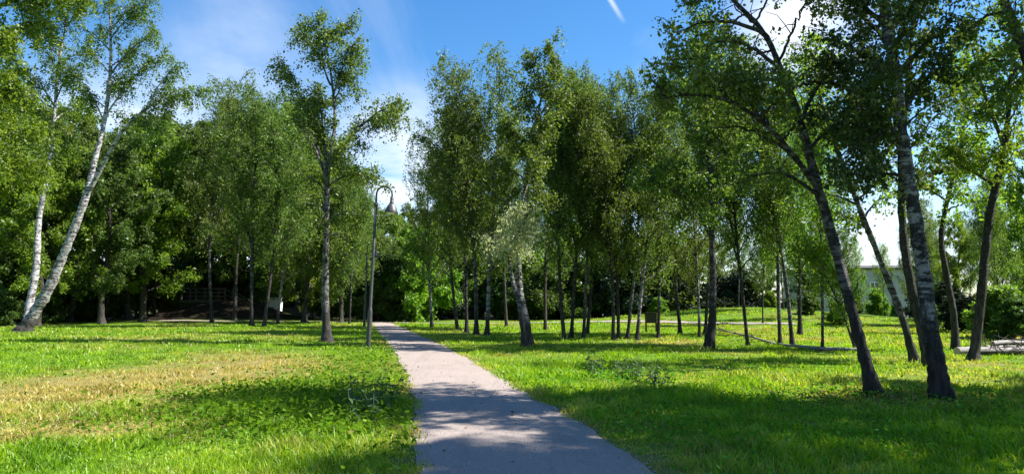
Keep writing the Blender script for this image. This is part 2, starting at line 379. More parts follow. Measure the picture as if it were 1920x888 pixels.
def gravel_material():
    m, nt, out = mat('path_gravel'); L = nt.links.new; b = N(nt, 'ShaderNodeBsdfPrincipled'); tc = N(nt, 'ShaderNodeTexCoord')
    def ns(sc, det, rg=.6):
        n = N(nt, 'ShaderNodeTexNoise'); n.inputs['Scale'].default_value = sc; n.inputs['Detail'].default_value = det; n.inputs['Roughness'].default_value = rg; L(tc.outputs['Object'], n.inputs['Vector']); return n.outputs[0]
    a, c, big = ns(120, 3), ns(28, 5, .75), ns(.9, 6, .6)
    vo = N(nt, 'ShaderNodeTexVoronoi'); vo.inputs['Scale'].default_value = 55; L(tc.outputs['Object'], vo.inputs['Vector'])
    col = mixc(nt, big, (.26, .208, .178), (.375, .312, .270))
    col = mixc(nt, mth(nt, 'MULTIPLY', mth(nt, 'SUBTRACT', c, .42, clamp=True), 2.0, clamp=True), col, (.165, .147, .145))
    col = mixc(nt, mth(nt, 'MULTIPLY', mth(nt, 'SUBTRACT', vo.outputs['Color'], .72, clamp=True), 2.4, clamp=True), col, (.42, .39, .385))
    col = mixc(nt, mth(nt, 'MULTIPLY', mth(nt, 'SUBTRACT', a, .56, clamp=True), 5, clamp=True), col, (.13, .115, .11))
    mp = N(nt, 'ShaderNodeMapping'); mp.inputs['Scale'].default_value = (1.6, .22, 1); L(tc.outputs['Object'], mp.inputs[0])
    st = N(nt, 'ShaderNodeTexNoise'); st.inputs['Scale'].default_value = 1.4; st.inputs['Detail'].default_value = 6; st.inputs['Roughness'].default_value = .65; L(mp.outputs[0], st.inputs['Vector'])
    col = mixc(nt, mth(nt, 'MULTIPLY', mth(nt, 'SUBTRACT', st.outputs[0], .50, clamp=True), 2.6, clamp=True), col, (.17, .145, .135))
    L(col, b.inputs['Base Color']); b.inputs['Roughness'].default_value = .9; b.inputs['Specular IOR Level'].default_value = .2
    bp = N(nt, 'ShaderNodeBump'); bp.inputs['Strength'].default_value = .55; bp.inputs['Distance'].default_value = .02
    L(mth(nt, 'ADD', vo.outputs['Distance'], mth(nt, 'MULTIPLY', a, .6)), bp.inputs['Height']); L(bp.outputs[0], b.inputs['Normal'])
    L(b.outputs[0], out.inputs[0]); return m
M['gravel'] = gravel_material()

def build_paths():
    ys = np.concatenate([np.arange(-14, 30, .15), np.arange(30, 51.6, .3)]); n = 9
    l, r = path_l(ys), path_r(ys); t = np.linspace(0, 1, n)[None, :]
    X = l[:, None] * (1 - t) + r[:, None] * t; Y = np.repeat(ys[:, None], n, 1)
    Z = g(X, Y) + .012 + .02 * (1 - (2 * t - 1) ** 2)
    def sheet(X, Y, Z, name):
        V = np.stack([X, Y, Z], -1).reshape(-1, 3); a, b = X.shape
        i = np.arange(a - 1)[:, None] * b; k = np.arange(b - 1)[None, :]
        F = np.stack([i + k, i + k + 1, i + b + k + 1, i + b + k], -1).reshape(-1, 4)
        return link(name, np_mesh(name, V, F, M['gravel'], None, True))
    tag(sheet(X, Y, Z, 'gravel_path'), 'pale pinkish gravel path leading away past the lamps', 'path', kind='structure')
    D = np.gradient(CROSS_S, axis=0); D /= np.linalg.norm(D, axis=1)[:, None]; Nn = np.stack([-D[:, 1], D[:, 0]], 1)
    w = CROSS_HW + .08 * np.sin(np.arange(len(CROSS_S)) * 1.7)
    tt = np.linspace(1, -1, 7)[None, :]
    X = CROSS_S[:, :1] + Nn[:, :1] * w[:, None] * tt; Y = CROSS_S[:, 1:] + Nn[:, 1:] * w[:, None] * tt
    tag(sheet(X, Y, g(X, Y) + .045, 'cross_path'), 'narrow gravel path crossing behind the grove', 'path', kind='structure')
build_paths()

# ------------------------------------------------------------------ trees
class Tree:
    """trunks, limbs and twigs grown along polylines; leaves hang on the twigs"""
    def __init__(s, seed):
        s.r = np.random.default_rng(seed); s.trunks = []; s.limbs = []; s.subs = []; s.leaf_p = []; s.leaf_d = []
    def trunk(s, pts, rad, flare=1.5, n=12):
        P = catmull(np.array(pts, float), 9); R = np.interp(np.linspace(0, 1, len(P)), np.linspace(0, 1, len(rad)), rad)
        h = P[:, 2] - P[0, 2]; R = R * (1 + (flare - 1) * 1.5 * np.exp(-h / .26)) if flare > 1 else R
        s.trunks.append((P, R, n)); return len(s.trunks) - 1
    def limb(s, pts, r0, big=False, spread=1.0, start=.3, dens=1.0, r1=.008):
        P = catmull(np.array(pts, float), 4); P[1:] += s.r.normal(0, .03, P[1:].shape) * np.linspace(.3, 1, len(P) - 1)[:, None]
        R = np.linspace(1, 0, len(P)) ** .9 * (r0 - r1) + r1
        s.limbs.append((P, R, big)); s.spray(P, spread, start, dens)
    def auto(s, ti, n, t0, t1, L, el=(35, 60), droop=.35, spread=1.0, dens=1.0, prof=None, big=4, az0=None, azr=None):
        P, R, _ = s.trunks[ti]; d = np.concatenate([[0], np.cumsum(np.linalg.norm(np.diff(P, axis=0), axis=1))]); D = d[-1]
        az = s.r.uniform(0, 6.28) if az0 is None else az0
        for i in range(n):
            t = t0 + (t1 - t0) * (i + s.r.uniform(-.35, .35)) / max(1, n - 1); t = min(max(t, t0 * .9), .985)
            p = np.array([np.interp(t * D, d, P[:, k]) for k in range(3)]); r = np.interp(t * D, d, R)
            u = (t - t0) / (t1 - t0)
            pr = prof(u) if prof else (.55 + .45 * math.sin(math.pi * min(1, max(0, .15 + u * .75)))) * (1 - .45 * u)
            ln = L * pr * s.r.uniform(.65, 1.15)
            az += 2.39996 + s.r.normal(0, .3) if azr is None else 0
            if azr is not None: az = az0 + s.r.uniform(-azr, azr)
            e = math.radians(s.r.uniform(*el)) * (1 + .25 * u)
            e = min(e, 1.35)
            dv = np.array([math.cos(az) * math.cos(e), math.sin(az) * math.cos(e), math.sin(e)]); q = [p]; m = 5
            for k in range(m):
                q.append(q[-1] + dv * ln / m); dv = dv + np.array([0, 0, -droop / m * 2 * (k / m + .3)]) + s.r.normal(0, .10, 3); dv /= np.linalg.norm(dv)
            s.limb(q, max(.012, min(r * .55, .012 + ln * .016)), i < big, spread, .25, dens)
    def spray(s, P, spread, start, dens):
        """side shoots along a limb, then hanging twigs along each shoot"""
        r = s.r; d = np.concatenate([[0], np.cumsum(np.linalg.norm(np.diff(P, axis=0), axis=1))]); D = d[-1]
        ns = max(2, int((2.2 + D * 2.6) * dens))
        for t in np.linspace(start, 1, ns):
            t = min(1, t + r.uniform(-.05, .05)); p = np.array([np.interp(t * D, d, P[:, k]) for k in range(3)])
            i = min(len(P) - 2, int(t * (len(P) - 1))); ax = P[i + 1] - P[i]; ax /= np.linalg.norm(ax) + 1e-9
            dv = ax * .7 + r.normal(0, .62, 3) + np.array([0, 0, .22]); dv /= np.linalg.norm(dv)
            ln = spread * (r.uniform(.45, 1.05)); q = [p]
            for k in range(3):
                q.append(q[-1] + dv * ln / 3); dv = dv + np.array([0, 0, -.22]) + r.normal(0, .15, 3); dv /= np.linalg.norm(dv)
            s.subs.append(np.array(q))
    def finish(s, name, bark, leafm, leaf=.09, twigs=6, per=26, twig_len=(.25, .75), hang=.8, jitter=.07, tone_z=False, aspect=.66, cull=None, limb_bark=None):
        r = s.r; out = {}
        def merge(parts):
            V, F, o = [], [], 0
            for v, f in parts: V.append(v); F.append(f + o); o += len(v)
            return np.concatenate(V), np.concatenate(F)
        tv = []
        for P, R, n in s.trunks:
            m = len(P); th = np.arange(n) * 2 * np.pi / n; h = P[:, 2] - P[0, 2]
            w = 1 + .07 * r.normal(0, 1, (m, n)) + .05 * r.normal(0, 1, (m, 1)); k = r.integers(4, 7); ph = r.uniform(0, 6.28)
            w += .22 * np.exp(-h / .25)[:, None] * np.cos(k * th + ph)[None, :] * (R > .1)[:, None]
            tv.append(tube_np(P, R, n, w))
        out['trunk'] = [np_mesh('trunk', v, f, M[bark], None, True) for v, f in tv]
        lb = M[limb_bark or bark]
        out['limb'] = [np_mesh('limb', *tube_np(P, R, 7), lb, None, True) for P, R, b in s.limbs if b]
        rest = [tube_np(P, R, 5) for P, R, b in s.limbs if not b]
        rest += [tube_np(P, np.linspace(.011, .004, len(P)), 3) for P in s.subs]
        out['branches'] = np_mesh('branches', *merge(rest), M['twig'], None, True)
        # twigs (vectorised) and leaves
        S = np.array(s.subs)                               # (n,4,3)
        n = len(S); t = r.uniform(.15, 1, (n, twigs)) * 2.999; i = t.astype(int); f = (t - i)[..., None]
        ar = np.arange(n)[:, None]; p0 = S[ar, i] * (1 - f) + S[ar, i + 1] * f
        dv = r.normal(0, 1, (n, twigs, 3)); dv[..., 2] *= .5; dv /= np.linalg.norm(dv, axis=-1, keepdims=True) + 1e-9
        tl = r.uniform(*twig_len, (n, twigs, 1))
        u = r.uniform(.05, 1, (n, twigs, per, 1))
        pos = p0[:, :, None, :] + (dv * tl * .62)[:, :, None, :] * u
        pos[..., 2] -= (hang * tl[:, :, None, 0] * u[..., 0] ** 1.7)
        pos = (pos + r.normal(0, jitter, pos.shape)).reshape(-1, 3)
        if cull is not None: pos = pos[cull(pos)]
        K = len(pos); sz = leaf * np.clip(r.lognormal(-.08, .32, (K, 1)), .4, 1.9)
        ax = r.normal(0, 1, (K, 3)); ax[:, 2] -= .7; ax /= np.linalg.norm(ax, axis=1)[:, None]
        sd = np.cross(ax, r.normal(0, 1, (K, 3)) + np.array([0, 0, .6])); sd /= np.linalg.norm(sd, axis=1)[:, None] + 1e-9
        V = np.stack([pos, pos + ax * sz * .42 + sd * sz * aspect * .5, pos + ax * sz, pos + ax * sz * .42 - sd * sz * aspect * .5], 1).reshape(-1, 3)
        F = np.arange(K * 4).reshape(-1, 4)
        out['crown'] = np_mesh('crown', V, F, M[leafm], {'tone': np.clip(r.beta(2, 2.2, K), 0, 1)}); out['n'] = K
        return out

FEET = []
def tree_object(name, data, loc, label, cat='tree', group=None):
    root = empty(name, loc); FEET.append((loc[0], loc[1]))
    for me in data['trunk']: link('trunk', me, root)
    for me in data['limb']: link('limb', me, root)
    tag(link('branches', data['branches'], root), kind='stuff')
    tag(link('crown', data['crown'], root), kind='stuff')
    return tag(root, label, cat, group)

def proto_birch(seed, H=13.0, R=.095, n=30, L=2.6, t0=.30, leafm='leaf_birch', bark='bark', leaf=.09, dens=1.0, twigs=5, per=17, spread=.85, curve=.5, fork=False, el=(38, 62)):
    T = Tree(seed); r = T.r
    a = r.uniform(0, 6.28); k = curve * r.uniform(.4, 1)
    pts = [(k * math.sin(2.6 * t + a) * t, k * math.cos(2.1 * t + a) * t - k * math.cos(a) * 0, H * t) for t in np.linspace(0, 1, 7)]
    pts = [(x - pts[0][0], y - pts[0][1], z) for x, y, z in pts]
    T.trunk(pts, [R, R * .92, R * .82, R * .66, R * .48, R * .3, .012])
    T.auto(0, n, t0, .98, L, el, .4, spread, dens)
    if fork:
        p = np.array(pts[2]); b = r.uniform(0, 6.28)
        q = [tuple(p + np.array([math.cos(b) * .95 * s ** .8 * H * .11, math.sin(b) * .95 * s ** .8 * H * .11, s * H * .52])) for s in np.linspace(0, 1, 5)]
        T.trunk(q, [R * .7, R * .6, R * .45, R * .28, .012], 1.0, 9); T.auto(1, n // 2, .3, .97, L * .8, el, .4, spread, dens, big=2)
    return T.finish('birch', bark, leafm, leaf, twigs, per, (.35, 1.15), 1.05, .06)

def proto_broad(seed, H=14.0, R=.2, n=34, L=4.0, leafm='leaf_dark', leaf=.16, t0=.16, per=24, dens=.8, spread=1.15, bark='bark_dark'):
    T = Tree(seed); r = T.r
    pts = [(r.normal(0, .12) * i, r.normal(0, .12) * i, H * .9 * i / 5) for i in range(6)]
    T.trunk(pts, [R, R * .9, R * .75, R * .5, R * .3, .02])
    T.auto(0, n, t0, .98, L, (15, 50), .35, spread, dens, prof=lambda u: (.75 + .35 * math.sin(math.pi * min(1, u + .12))) * (1 - .5 * u * u))
    return T.finish('broad', bark, leafm, leaf, 5, per, (.3, .8), .45, .12)

def proto_bush(seed, H=3.2, W=1.7, leafm='leaf_dark', leaf=.13, n=26, per=24):
    T = Tree(seed); r = T.r
    T.trunk([(0, 0, -.05), (.05, 0, H * .25), (.0, .06, H * .6), (.05, .05, H * .9)], [.05, .045, .03, .01], 1.2, 7)
    T.auto(0, n, .04, .98, W, (15, 65), .25, .7, 1.3, prof=lambda u: 1 - .55 * u, big=0)
    return T.finish('bush', 'bark_dark', leafm, leaf, 6, per, (.2, .5), .35, .08)

# ------------------------------------------------------------------ the trees that stand out singly
class Hero(Tree):
    def __init__(s, seed, bx, by, Y=None):
        super().__init__(seed)
        s.base = on_ground(bx, by) if Y is None else at_y(bx, by, Y)
        s.base.z = gz(s.base.x, s.base.y) - .04
        s.Y = s.base.y
    def p(s, px, py, dy=0.0):
        q = at_y(px, py, s.Y + dy) - s.base; return (q.x, q.y, q.z)
    def pp(s, *l): return [s.p(*q) for q in l]
    def w(s, *px): return [v * .72 * s.Y / FPX / 2 for v in px]            # trunk widths in photo pixels -> radii
    def to(s, a, b, r0, dens=1.0, spread=1.0, big=True, sag=.12, start=.3):
        a, b = np.array(s.p(*a)), np.array(s.p(*b)); L = np.linalg.norm(b - a)
        m1 = a * .65 + b * .35 + np.array([0, 0, sag * L]) ; m2 = a * .3 + b * .7 + np.array([0, 0, sag * L * .8])
        s.limb([a, m1, m2, b], r0, big, spread, start, dens)
    def clear_of_trunk(s, dist, side=.28):
        T = np.concatenate([P for P, R, n in s.trunks if R[0] > .06])
        def f(pos):
            keep = np.ones(len(pos), bool)
            for i in range(0, len(T), 1):
                d = pos - T[i]; keep &= ~((np.abs(d[:, 0]) < side) & (np.abs(d[:, 2]) < side * 1.6) & (d[:, 1] < .3) & (d[:, 1] > -dist))
            return keep
        return f
    def make(s, name, label, bark, leafm, cat='birch tree', group=None, **kw):
        d = s.finish(name, bark, leafm, **kw); return tree_object(name, d, s.base, label, cat, group)

# left: the leaning white birch with two trunks
h = Hero(11, 42, 622)
zero = (0, 0, -.05)
h.trunk([zero] + h.pp((62, 590), (92, 540), (128, 455), (160, 372), (178, 300, .3), (196, 225, .5), (207, 130, .5), (206, 20, .8), (200, -90, 1)), h.w(31, 27, 23, 20, 17, 13, 10, 8, 5, 2), 1.5, 14)
h.trunk([(-.05, .25, -.05)] + h.pp((54, 580, .5), (68, 500, .8), (72, 420, .9), (84, 350, 1.0), (96, 280, 1.3), (103, 200, 1.2), (112, 110, 1.2), (128, 20, 1.4), (130, -70, 1.4)), h.w(25, 20, 17, 14, 12, 10, 8, 6, 4, 2), 1.2, 12)
h.trunk(h.pp((160, 372), (188, 318, -.2), (206, 284, -.4), (236, 238, -.6), (275, 205, -.8)), h.w(13, 11, 9, 7, 4), 1.0, 9)
h.auto(0, 15, .58, .98, 2.5, (30, 60), .5, .9, .8, big=4)
h.auto(1, 17, .45, .98, 2.8, (25, 55), .5, .9, .9, big=4)
for a, b, r in (((236, 238, -.6), (345, 178, -.8), .05), ((275, 205, -.8), (385, 165, -1.2), .04), ((275, 205, -.8), (335, 120, -.4), .045), ((207, 140, .5), (300, 60, .3), .05),
                ((200, 215, .5), (310, 100, .8), .05), ((205, 60, .6), (290, -5, .5), .04), ((196, 230, .5), (120, 120, -.5), .045), ((103, 200, 1.2), (20, 110, .5), .05), ((100, 240, 1.2), (30, 190, 0), .05),
                ((236, 238, -.6), (300, 238, -.8), .03), ((112, 110, 1.2), (60, 10, 1), .05)):
    h.to(a, b, r, 1.25, .85)
h.make('leaning_birch', 'white barked birch leaning on two trunks from one base at the left meadow edge', 'bark_white', 'leaf_birch', leaf=.095, twigs=6, per=25, hang=1.25, twig_len=(.3, 1.0), limb_bark='bark_white')

# far left, root outside the frame: bright drooping crown
h = Hero(12, -120, 700, 15.5)
h.trunk([zero] + h.pp((-105, 500), (-95, 300, .2), (-60, 120, .2), (-40, -60, .3), (-20, -260, .3)), h.w(34, 28, 24, 18, 12, 4), 1.5)
for a, b, r in (((-98, 340), (62, 240, -.6), .05), ((-95, 300), (82, 310, .3), .05), ((-80, 220), (50, 165, .4), .05), ((-60, 120), (95, 40, .4), .05), ((-50, 40), (165, -5, .3), .05),
                ((-60, 120), (35, 70, -.8), .04), ((-98, 340), (20, 340, .6), .04), ((-50, 20), (60, -60, 0), .05), ((-40, -60), (180, -120, .3), .05), ((-85, 250), (-10, 300, -1), .04), ((-70, 180), (20, 220, 1.2), .04)):
    h.to(a, b, r, 1.5, .62)
h.auto(0, 8, .35, .97, 2.2, (20, 50), .5, .8, .8, big=2)
h.make('bright_birch', 'bright yellow green birch foliage drooping into view in front of the white leaning birch', 'bark', 'leaf_bright', leaf=.07, twigs=7, per=30, hang=.9, twig_len=(.2, .6), jitter=.06)

# the tall single birch beside the lamp
h = Hero(13, 614, 641)
h.trunk([zero] + h.pp((611, 590), (610, 520), (612, 440), (613, 350), (618, 290), (628, 230, .2), (622, 150, .2), (612, 90), (606, 40)), h.w(24, 19, 17, 15, 14, 11, 8, 6, 4, 1.5), 1.7, 13)
for a, b, r, dn in (((616, 312), (752, 190, .3), .075, 1.5), ((690, 248, .1), (742, 220, -.5), .03, 1.3), ((614, 340), (548, 215, -.3), .06, .5), ((600, 290, 0), (530, 120, .3), .045, 1.5), ((614, 345), (592, 160, .6), .055, 1.2),
                 ((624, 180, .2), (668, 80, -.2), .035, 1.6), ((620, 160, .2), (560, 60, .4), .04, 1.5), ((624, 200, .2), (660, 130, .6), .035, 1.4), ((614, 100), (585, 45, -.4), .025, 1.6), ((612, 95), (645, 45, .2), .025, 1.6),
                 ((613, 350), (700, 330, -.8), .045, 1.2), ((613, 360), (545, 320, -.6), .04, 1.1), ((612, 400), (560, 390, .9), .04, 1.1), ((612, 420), (660, 400, -1), .035, 1.1),
                 ((614, 330), (640, 270, -1.2), .04, 1.2), ((616, 300), (585, 240, 1), .04, 1.1), ((612, 410), (590, 420, -1.2), .03, 1.0), ((611, 440), (650, 450, .4), .03, .7)):
    h.to(a, b, r * 1.15, dn * 1.25, 1.0)
h.make('tall_birch', 'tall birch with a round tuft above one long right hand limb, beside the lamp post', 'bark', 'leaf_birch', leaf=.09, twigs=6, per=24, hang=.75, jitter=.10)

# right of the path: silver leaved birch with the crooked pale trunk
h = Hero(14, 990, 647)
h.trunk([zero] + h.pp((986, 608), (974, 545), (972, 490), (973, 430), (985, 350, .3), (1000, 260, .4), (1015, 180, .4), (1020, 112, .4)), h.w(25, 23, 18, 15, 12, 10, 8, 5, 2), 1.4, 13)
h.auto(0, 24, .42, .98, 2.1, (35, 62), .45, .75, 1.0)
h.make('crooked_birch', 'pale birch with crooked foot nearest the right edge of the path', 'bark_mottled', 'leaf_birch', leaf=.095, twigs=5, per=26, hang=.8)
h = Hero(15, 984, 650)
h.trunk([zero] + h.pp((975, 580), (960, 520, .2), (955, 470, .3), (975, 430, -1), (990, 400, -1.4)), h.w(15, 12, 10, 8, 5, 2), 1.3, 9)
h.auto(0, 15, .60, .98, 1.15, (-10, 60), .7, .6, 1.3, big=3)
h.make('silver_birch', 'small birch with a tuft of silvery white leaves hanging before the crooked birch', 'bark', 'leaf_silver', leaf=.085, twigs=5, per=11, hang=1.0, jitter=.05)

# right foreground: two leaning birches
h = Hero(16, 1642, 744)
h.trunk([zero] + h.pp((1626, 690), (1600, 592), (1562, 450), (1532, 345), (1503, 235, .1), (1468, 140, .2), (1432, 62, .3), (1372, -2, .3), (1322, -60, .3)), h.w(37, 30, 26, 25, 24, 20, 17, 14, 10, 3), 1.35, 14)
h.trunk(h.pp((1532, 350), (1488, 292, -.2), (1440, 238, -.4), (1372, 192, -.6), (1300, 178, -.8), (1236, 186, -1)), h.w(16, 14, 12, 10, 7, 2), 1.0, 9)
h.auto(1, 9, .30, .98, 1.25, (10, 75), .3, .5, 1.3, big=2)
h.auto(0, 11, .62, .98, 1.8, (5, 60), .4, .7, 1.1, big=4)
for a, b, r in (((1540, 370), (1390, 330, -.4), .035), ((1500, 230), (1580, 120, .4), .04), ((1460, 130), (1340, 80, .6), .04), ((1432, 62), (1260, 60, .3), .04), ((1470, 145), (1400, 150, -.8), .03), ((1515, 280), (1600, 260, .8), .035),
                ((1372, -2), (1290, 5, -.3), .03), ((1440, 238, -.4), (1280, 105, .2), .035), ((1372, 192, -.6), (1262, 120, -.8), .03), ((1488, 292, -.2), (1330, 240, .5), .03)):
    h.to(a, b, r, 1.3, .6)
h.make('bowed_birch', 'dark birch bowing over the grass with a long side limb, beside the thickest birch', 'bark_dusky', 'leaf_birch', leaf=.064, twigs=6, per=12, limb_bark='bark_dark', cull=h.clear_of_trunk(1.6, .2), hang=.6, jitter=.05, twig_len=(.18, .5))

h = Hero(17, 1768, 752)
h.trunk([zero] + h.pp((1757, 690), (1744, 610), (1727, 480), (1706, 350), (1690, 250), (1680, 150), (1664, 50), (1650, -60), (1640, -200, .2), (1632, -380, .4), (1630, -560, .5)), h.w(48, 42, 37, 34, 32, 31, 29, 26, 22, 17, 10, 3), 1.35, 16)
for a, b, r in (((1690, 260), (1545, 225, .5), .05), ((1692, 270), (1600, 190, -.6), .045), ((1682, 150), (1560, 70, -.4), .05), ((1678, 130), (1540, 120, .6), .045), ((1664, 50), (1560, -20, .2), .05), ((1688, 240), (1570, 300, -.8), .035),
                ((1684, 200), (1620, 310, .9), .035), ((1680, 160), (1590, 240, 1.0), .04), ((1690, 220), (1775, 110, .6), .045), ((1680, 140), (1790, 40, -.4), .05), ((1664, 60), (1780, -40, .3), .05), ((1670, 90), (1600, 20, 1.3), .045),
                ((1676, 120), (1700, 30, -1.2), .04), ((1660, 20), (1630, -60, -1.2), .04), ((1680, 180), (1640, 120, -1.3), .04), ((1685, 200), (1600, 130, .2), .04), ((1700, 330), (1590, 330, .4), .03)):
    h.to(a, b, r, 1.5, .62, sag=.05)
h.auto(0, 30, .60, .98, 3.0, (10, 55), .4, .85, 1.25, big=3)
h.make('thick_birch', 'thickest birch with grey patched bark, black foot and dark crown high over the meadow', 'bark_thick', 'leaf_shaded', leaf=.066, twigs=6, per=20, cull=h.clear_of_trunk(2.0, .22), hang=.5, limb_bark='bark_dark', jitter=.055, twig_len=(.2, .55))

# top right corner: trunk leaning in from outside the frame
h = Hero(18, 2060, 800, 10.2)
h.trunk([zero] + h.pp((2030, 600), (1995, 330), (1930, 120), (1882, 0), (1840, -110), (1800, -240), (1770, -400)), h.w(34, 30, 27, 25, 23, 20, 14, 4), 1.4)
h.auto(0, 24, .70, .98, 2.9, (0, 55), .4, .85, 1.4, big=3)
for a, b, r in (((1940, 150), (1850, 110, .3), .03), ((1930, 120), (1875, 185, -.3), .03), ((1890, 20), (1810, 60, .4), .035), ((1870, -30), (1900, 60, -.6), .03)):
    h.to(a, b, r, 1.4, .5)
h.make('corner_birch', 'dark trunk slanting in across the top right corner', 'bark_dark', 'leaf_birch', leaf=.062, twigs=6, per=20, cull=h.clear_of_trunk(3.0, .30), hang=.5, jitter=.05, twig_len=(.18, .5))

# thinner trees behind the two leaning birches
def slim(seed, name, base, pts, wd, label, n=20, t0=.4, L=2.2, leafm='leaf_birch', bark='bark', forks=(), leaf=.085, per=12, Y=None):
    h = Hero(seed, *base, Y)
    h.trunk([zero] + h.pp(*pts), h.w(*wd), 1.35, 11)
    h.auto(0, n, t0, .98, L, (20, 60), .4, .75, 1.0, big=4)
    for fp, fw in forks:
        ti = h.trunk(h.pp(*fp), h.w(*fw), 1.0, 8); h.auto(ti, 7, .35, .97, L * .75, (20, 60), .4, .7, 1.0, big=1)
    return h.make(name, label, bark, leafm, leaf=leaf, twigs=5, per=per, hang=.6, jitter=.06)
slim(21, 'slanting_birch', (1718, 682), ((1690, 590), (1655, 500), (1610, 385), (1572, 285), (1540, 190), (1520, 90)), (20, 17, 15, 13, 11, 8, 3), 'thin birch slanting left, between the bowed birch and the thickest birch', L=2.0, leafm='leaf_bright')
slim(22, 'dark_birch', (1745, 690), ((1728, 610), (1705, 520), (1692, 420), (1690, 300), (1700, 180), (1710, 60), (1715, -60)), (30, 26, 22, 19, 16, 12, 8, 3), 'dark slim tree half hidden behind the thickest birch', L=2.2, leafm='leaf_dark', bark='bark_dark', leaf=.1)
slim(23, 'forked_birch', (1824, 676), ((1836, 590), (1848, 470), (1858, 390), (1884, 275), (1892, 190), (1900, 90), (1905, -20)), (26, 22, 20, 18, 15, 11, 7, 3), 'dark tree forking into a wide Y, in front of the log pile',
     t0=.5, L=1.8, bark='bark_dark', leafm='leaf_bright', forks=((((1884, 275), (1862, 220, .3), (1838, 150, .4), (1820, 80, .4)), (11, 9, 6, 2)), (((1868, 350), (1820, 320, -.4), (1770, 300, -.5)), (9, 7, 2))))
slim(24, 'crooked_ash', (1792, 655), ((1788, 590), (1772, 500), (1765, 440), (1780, 360), (1800, 280), (1810, 200), (1815, 120)), (18, 16, 14, 12, 10, 8, 5, 2), 'crooked thin tree with light green leaves right of the thickest birch', t0=.45, L=2.4, leafm='leaf_bright', bark='bark_dark', leaf=.11)

# the sturdy tree in the open, right of the grove
h = Hero(25, 1328, 654)
h.trunk([zero] + h.pp((1336, 590), (1336, 500), (1334, 400), (1330, 300), (1322, 200), (1318, 130), (1315, 65)), h.w(24, 19, 16, 14, 12, 9, 6, 2), 1.5, 12)
ti = h.trunk(h.pp((1335, 450), (1300, 385, -.4), (1255, 355, -.7), (1200, 345, -.9)), h.w(8, 6, 4, 2), 1.0, 8); h.auto(ti, 6, .4, .97, 1.3, (0, 60), .3, .7, 1.2, big=1)
ti = h.trunk(h.pp((1332, 330), (1350, 280, .2), (1362, 220, .3), (1370, 150, .3)), h.w(9, 7, 5, 2), 1.0, 8); h.auto(ti, 8, .3, .97, 1.7, (20, 60), .3, .75, 1.1, big=1)
h.auto(0, 28, .38, .98, 2.4, (20, 60), .4, .8, 1.1)
h.make('open_birch', 'sturdy dark stemmed birch standing out in the open at the fallen branch', 'bark_dusky', 'leaf_birch', leaf=.095, twigs=5, per=19, hang=.6)

# ------------------------------------------------------------------ repeated trees
BIRCH = [tree_object('grove_birch', proto_birch(100 + i, fork=i in (1, 4, 5, 7), curve=.35 + .12 * i, L=3.1 + .3 * (i % 3), t0=.20 + .06 * (i % 3), n=34, leafm=['leaf_birch', 'leaf_birch', 'leaf_bright', 'leaf_birch', 'leaf_birch', 'leaf_birch', 'leaf_bright', 'leaf_birch'][i],
         bark=['bark', 'bark_dusky', 'bark', 'bark_mottled', 'bark_dark', 'bark', 'bark_dusky', 'bark_dark'][i]), (0, 0, 0), 'x') for i in range(8)]
BROAD = [tree_object('woodland_tree', proto_broad(200 + i, leafm=['leaf_dark', 'leaf_dark', 'leaf_bright', 'leaf_birch'][i], L=3.6 + .4 * i, leaf=.17), (0, 0, 0), 'x') for i in range(4)]
BUSH = [tree_object('leafy_bush', proto_bush(300 + i, leafm=['leaf_dark', 'leaf_bright', 'leaf_evergreen'][i], W=1.6 + .2 * i), (0, 0, 0), 'x', 'bush') for i in range(3)]
used = set()
def place(proto, name, x, y, scale, rz, label, group=None, cat='tree', tilt=0.0, wide=1.0):
    if proto.as_pointer() not in used: o = proto; used.add(proto.as_pointer())
    else: o = copy_tree(proto)
    o.name = name
    o.location = (x, y, gz(x, y) - .05)
    o.rotation_mode = 'XYZ'; FEET.append((x, y))
    o.matrix_basis = Matrix.Translation(o.location) @ Matrix.Rotation(tilt, 4, 'Y') @ Matrix.Rotation(rz, 4, 'Z') @ Matrix.Diagonal((scale * wide, scale * wide, scale, 1))
    if 'group' in o: del o['group']
    return tag(o, label, cat, group)
def place_pix(proto, name, base, top, label, group=None, cat='birch tree', H=13.0, wide=1.0, Y=None):
    b = on_ground(*base) if Y is None else at_y(base[0], base[1], Y)
    t = at_y(top[0], top[1], b.y); hgt = math.hypot(t.z - gz(b.x, b.y), t.x - b.x)
    return place(proto, name, b.x, b.y, hgt / H, RNG.uniform(0, 6.28), label, group, cat, math.atan2(t.x - b.x, t.z), wide)

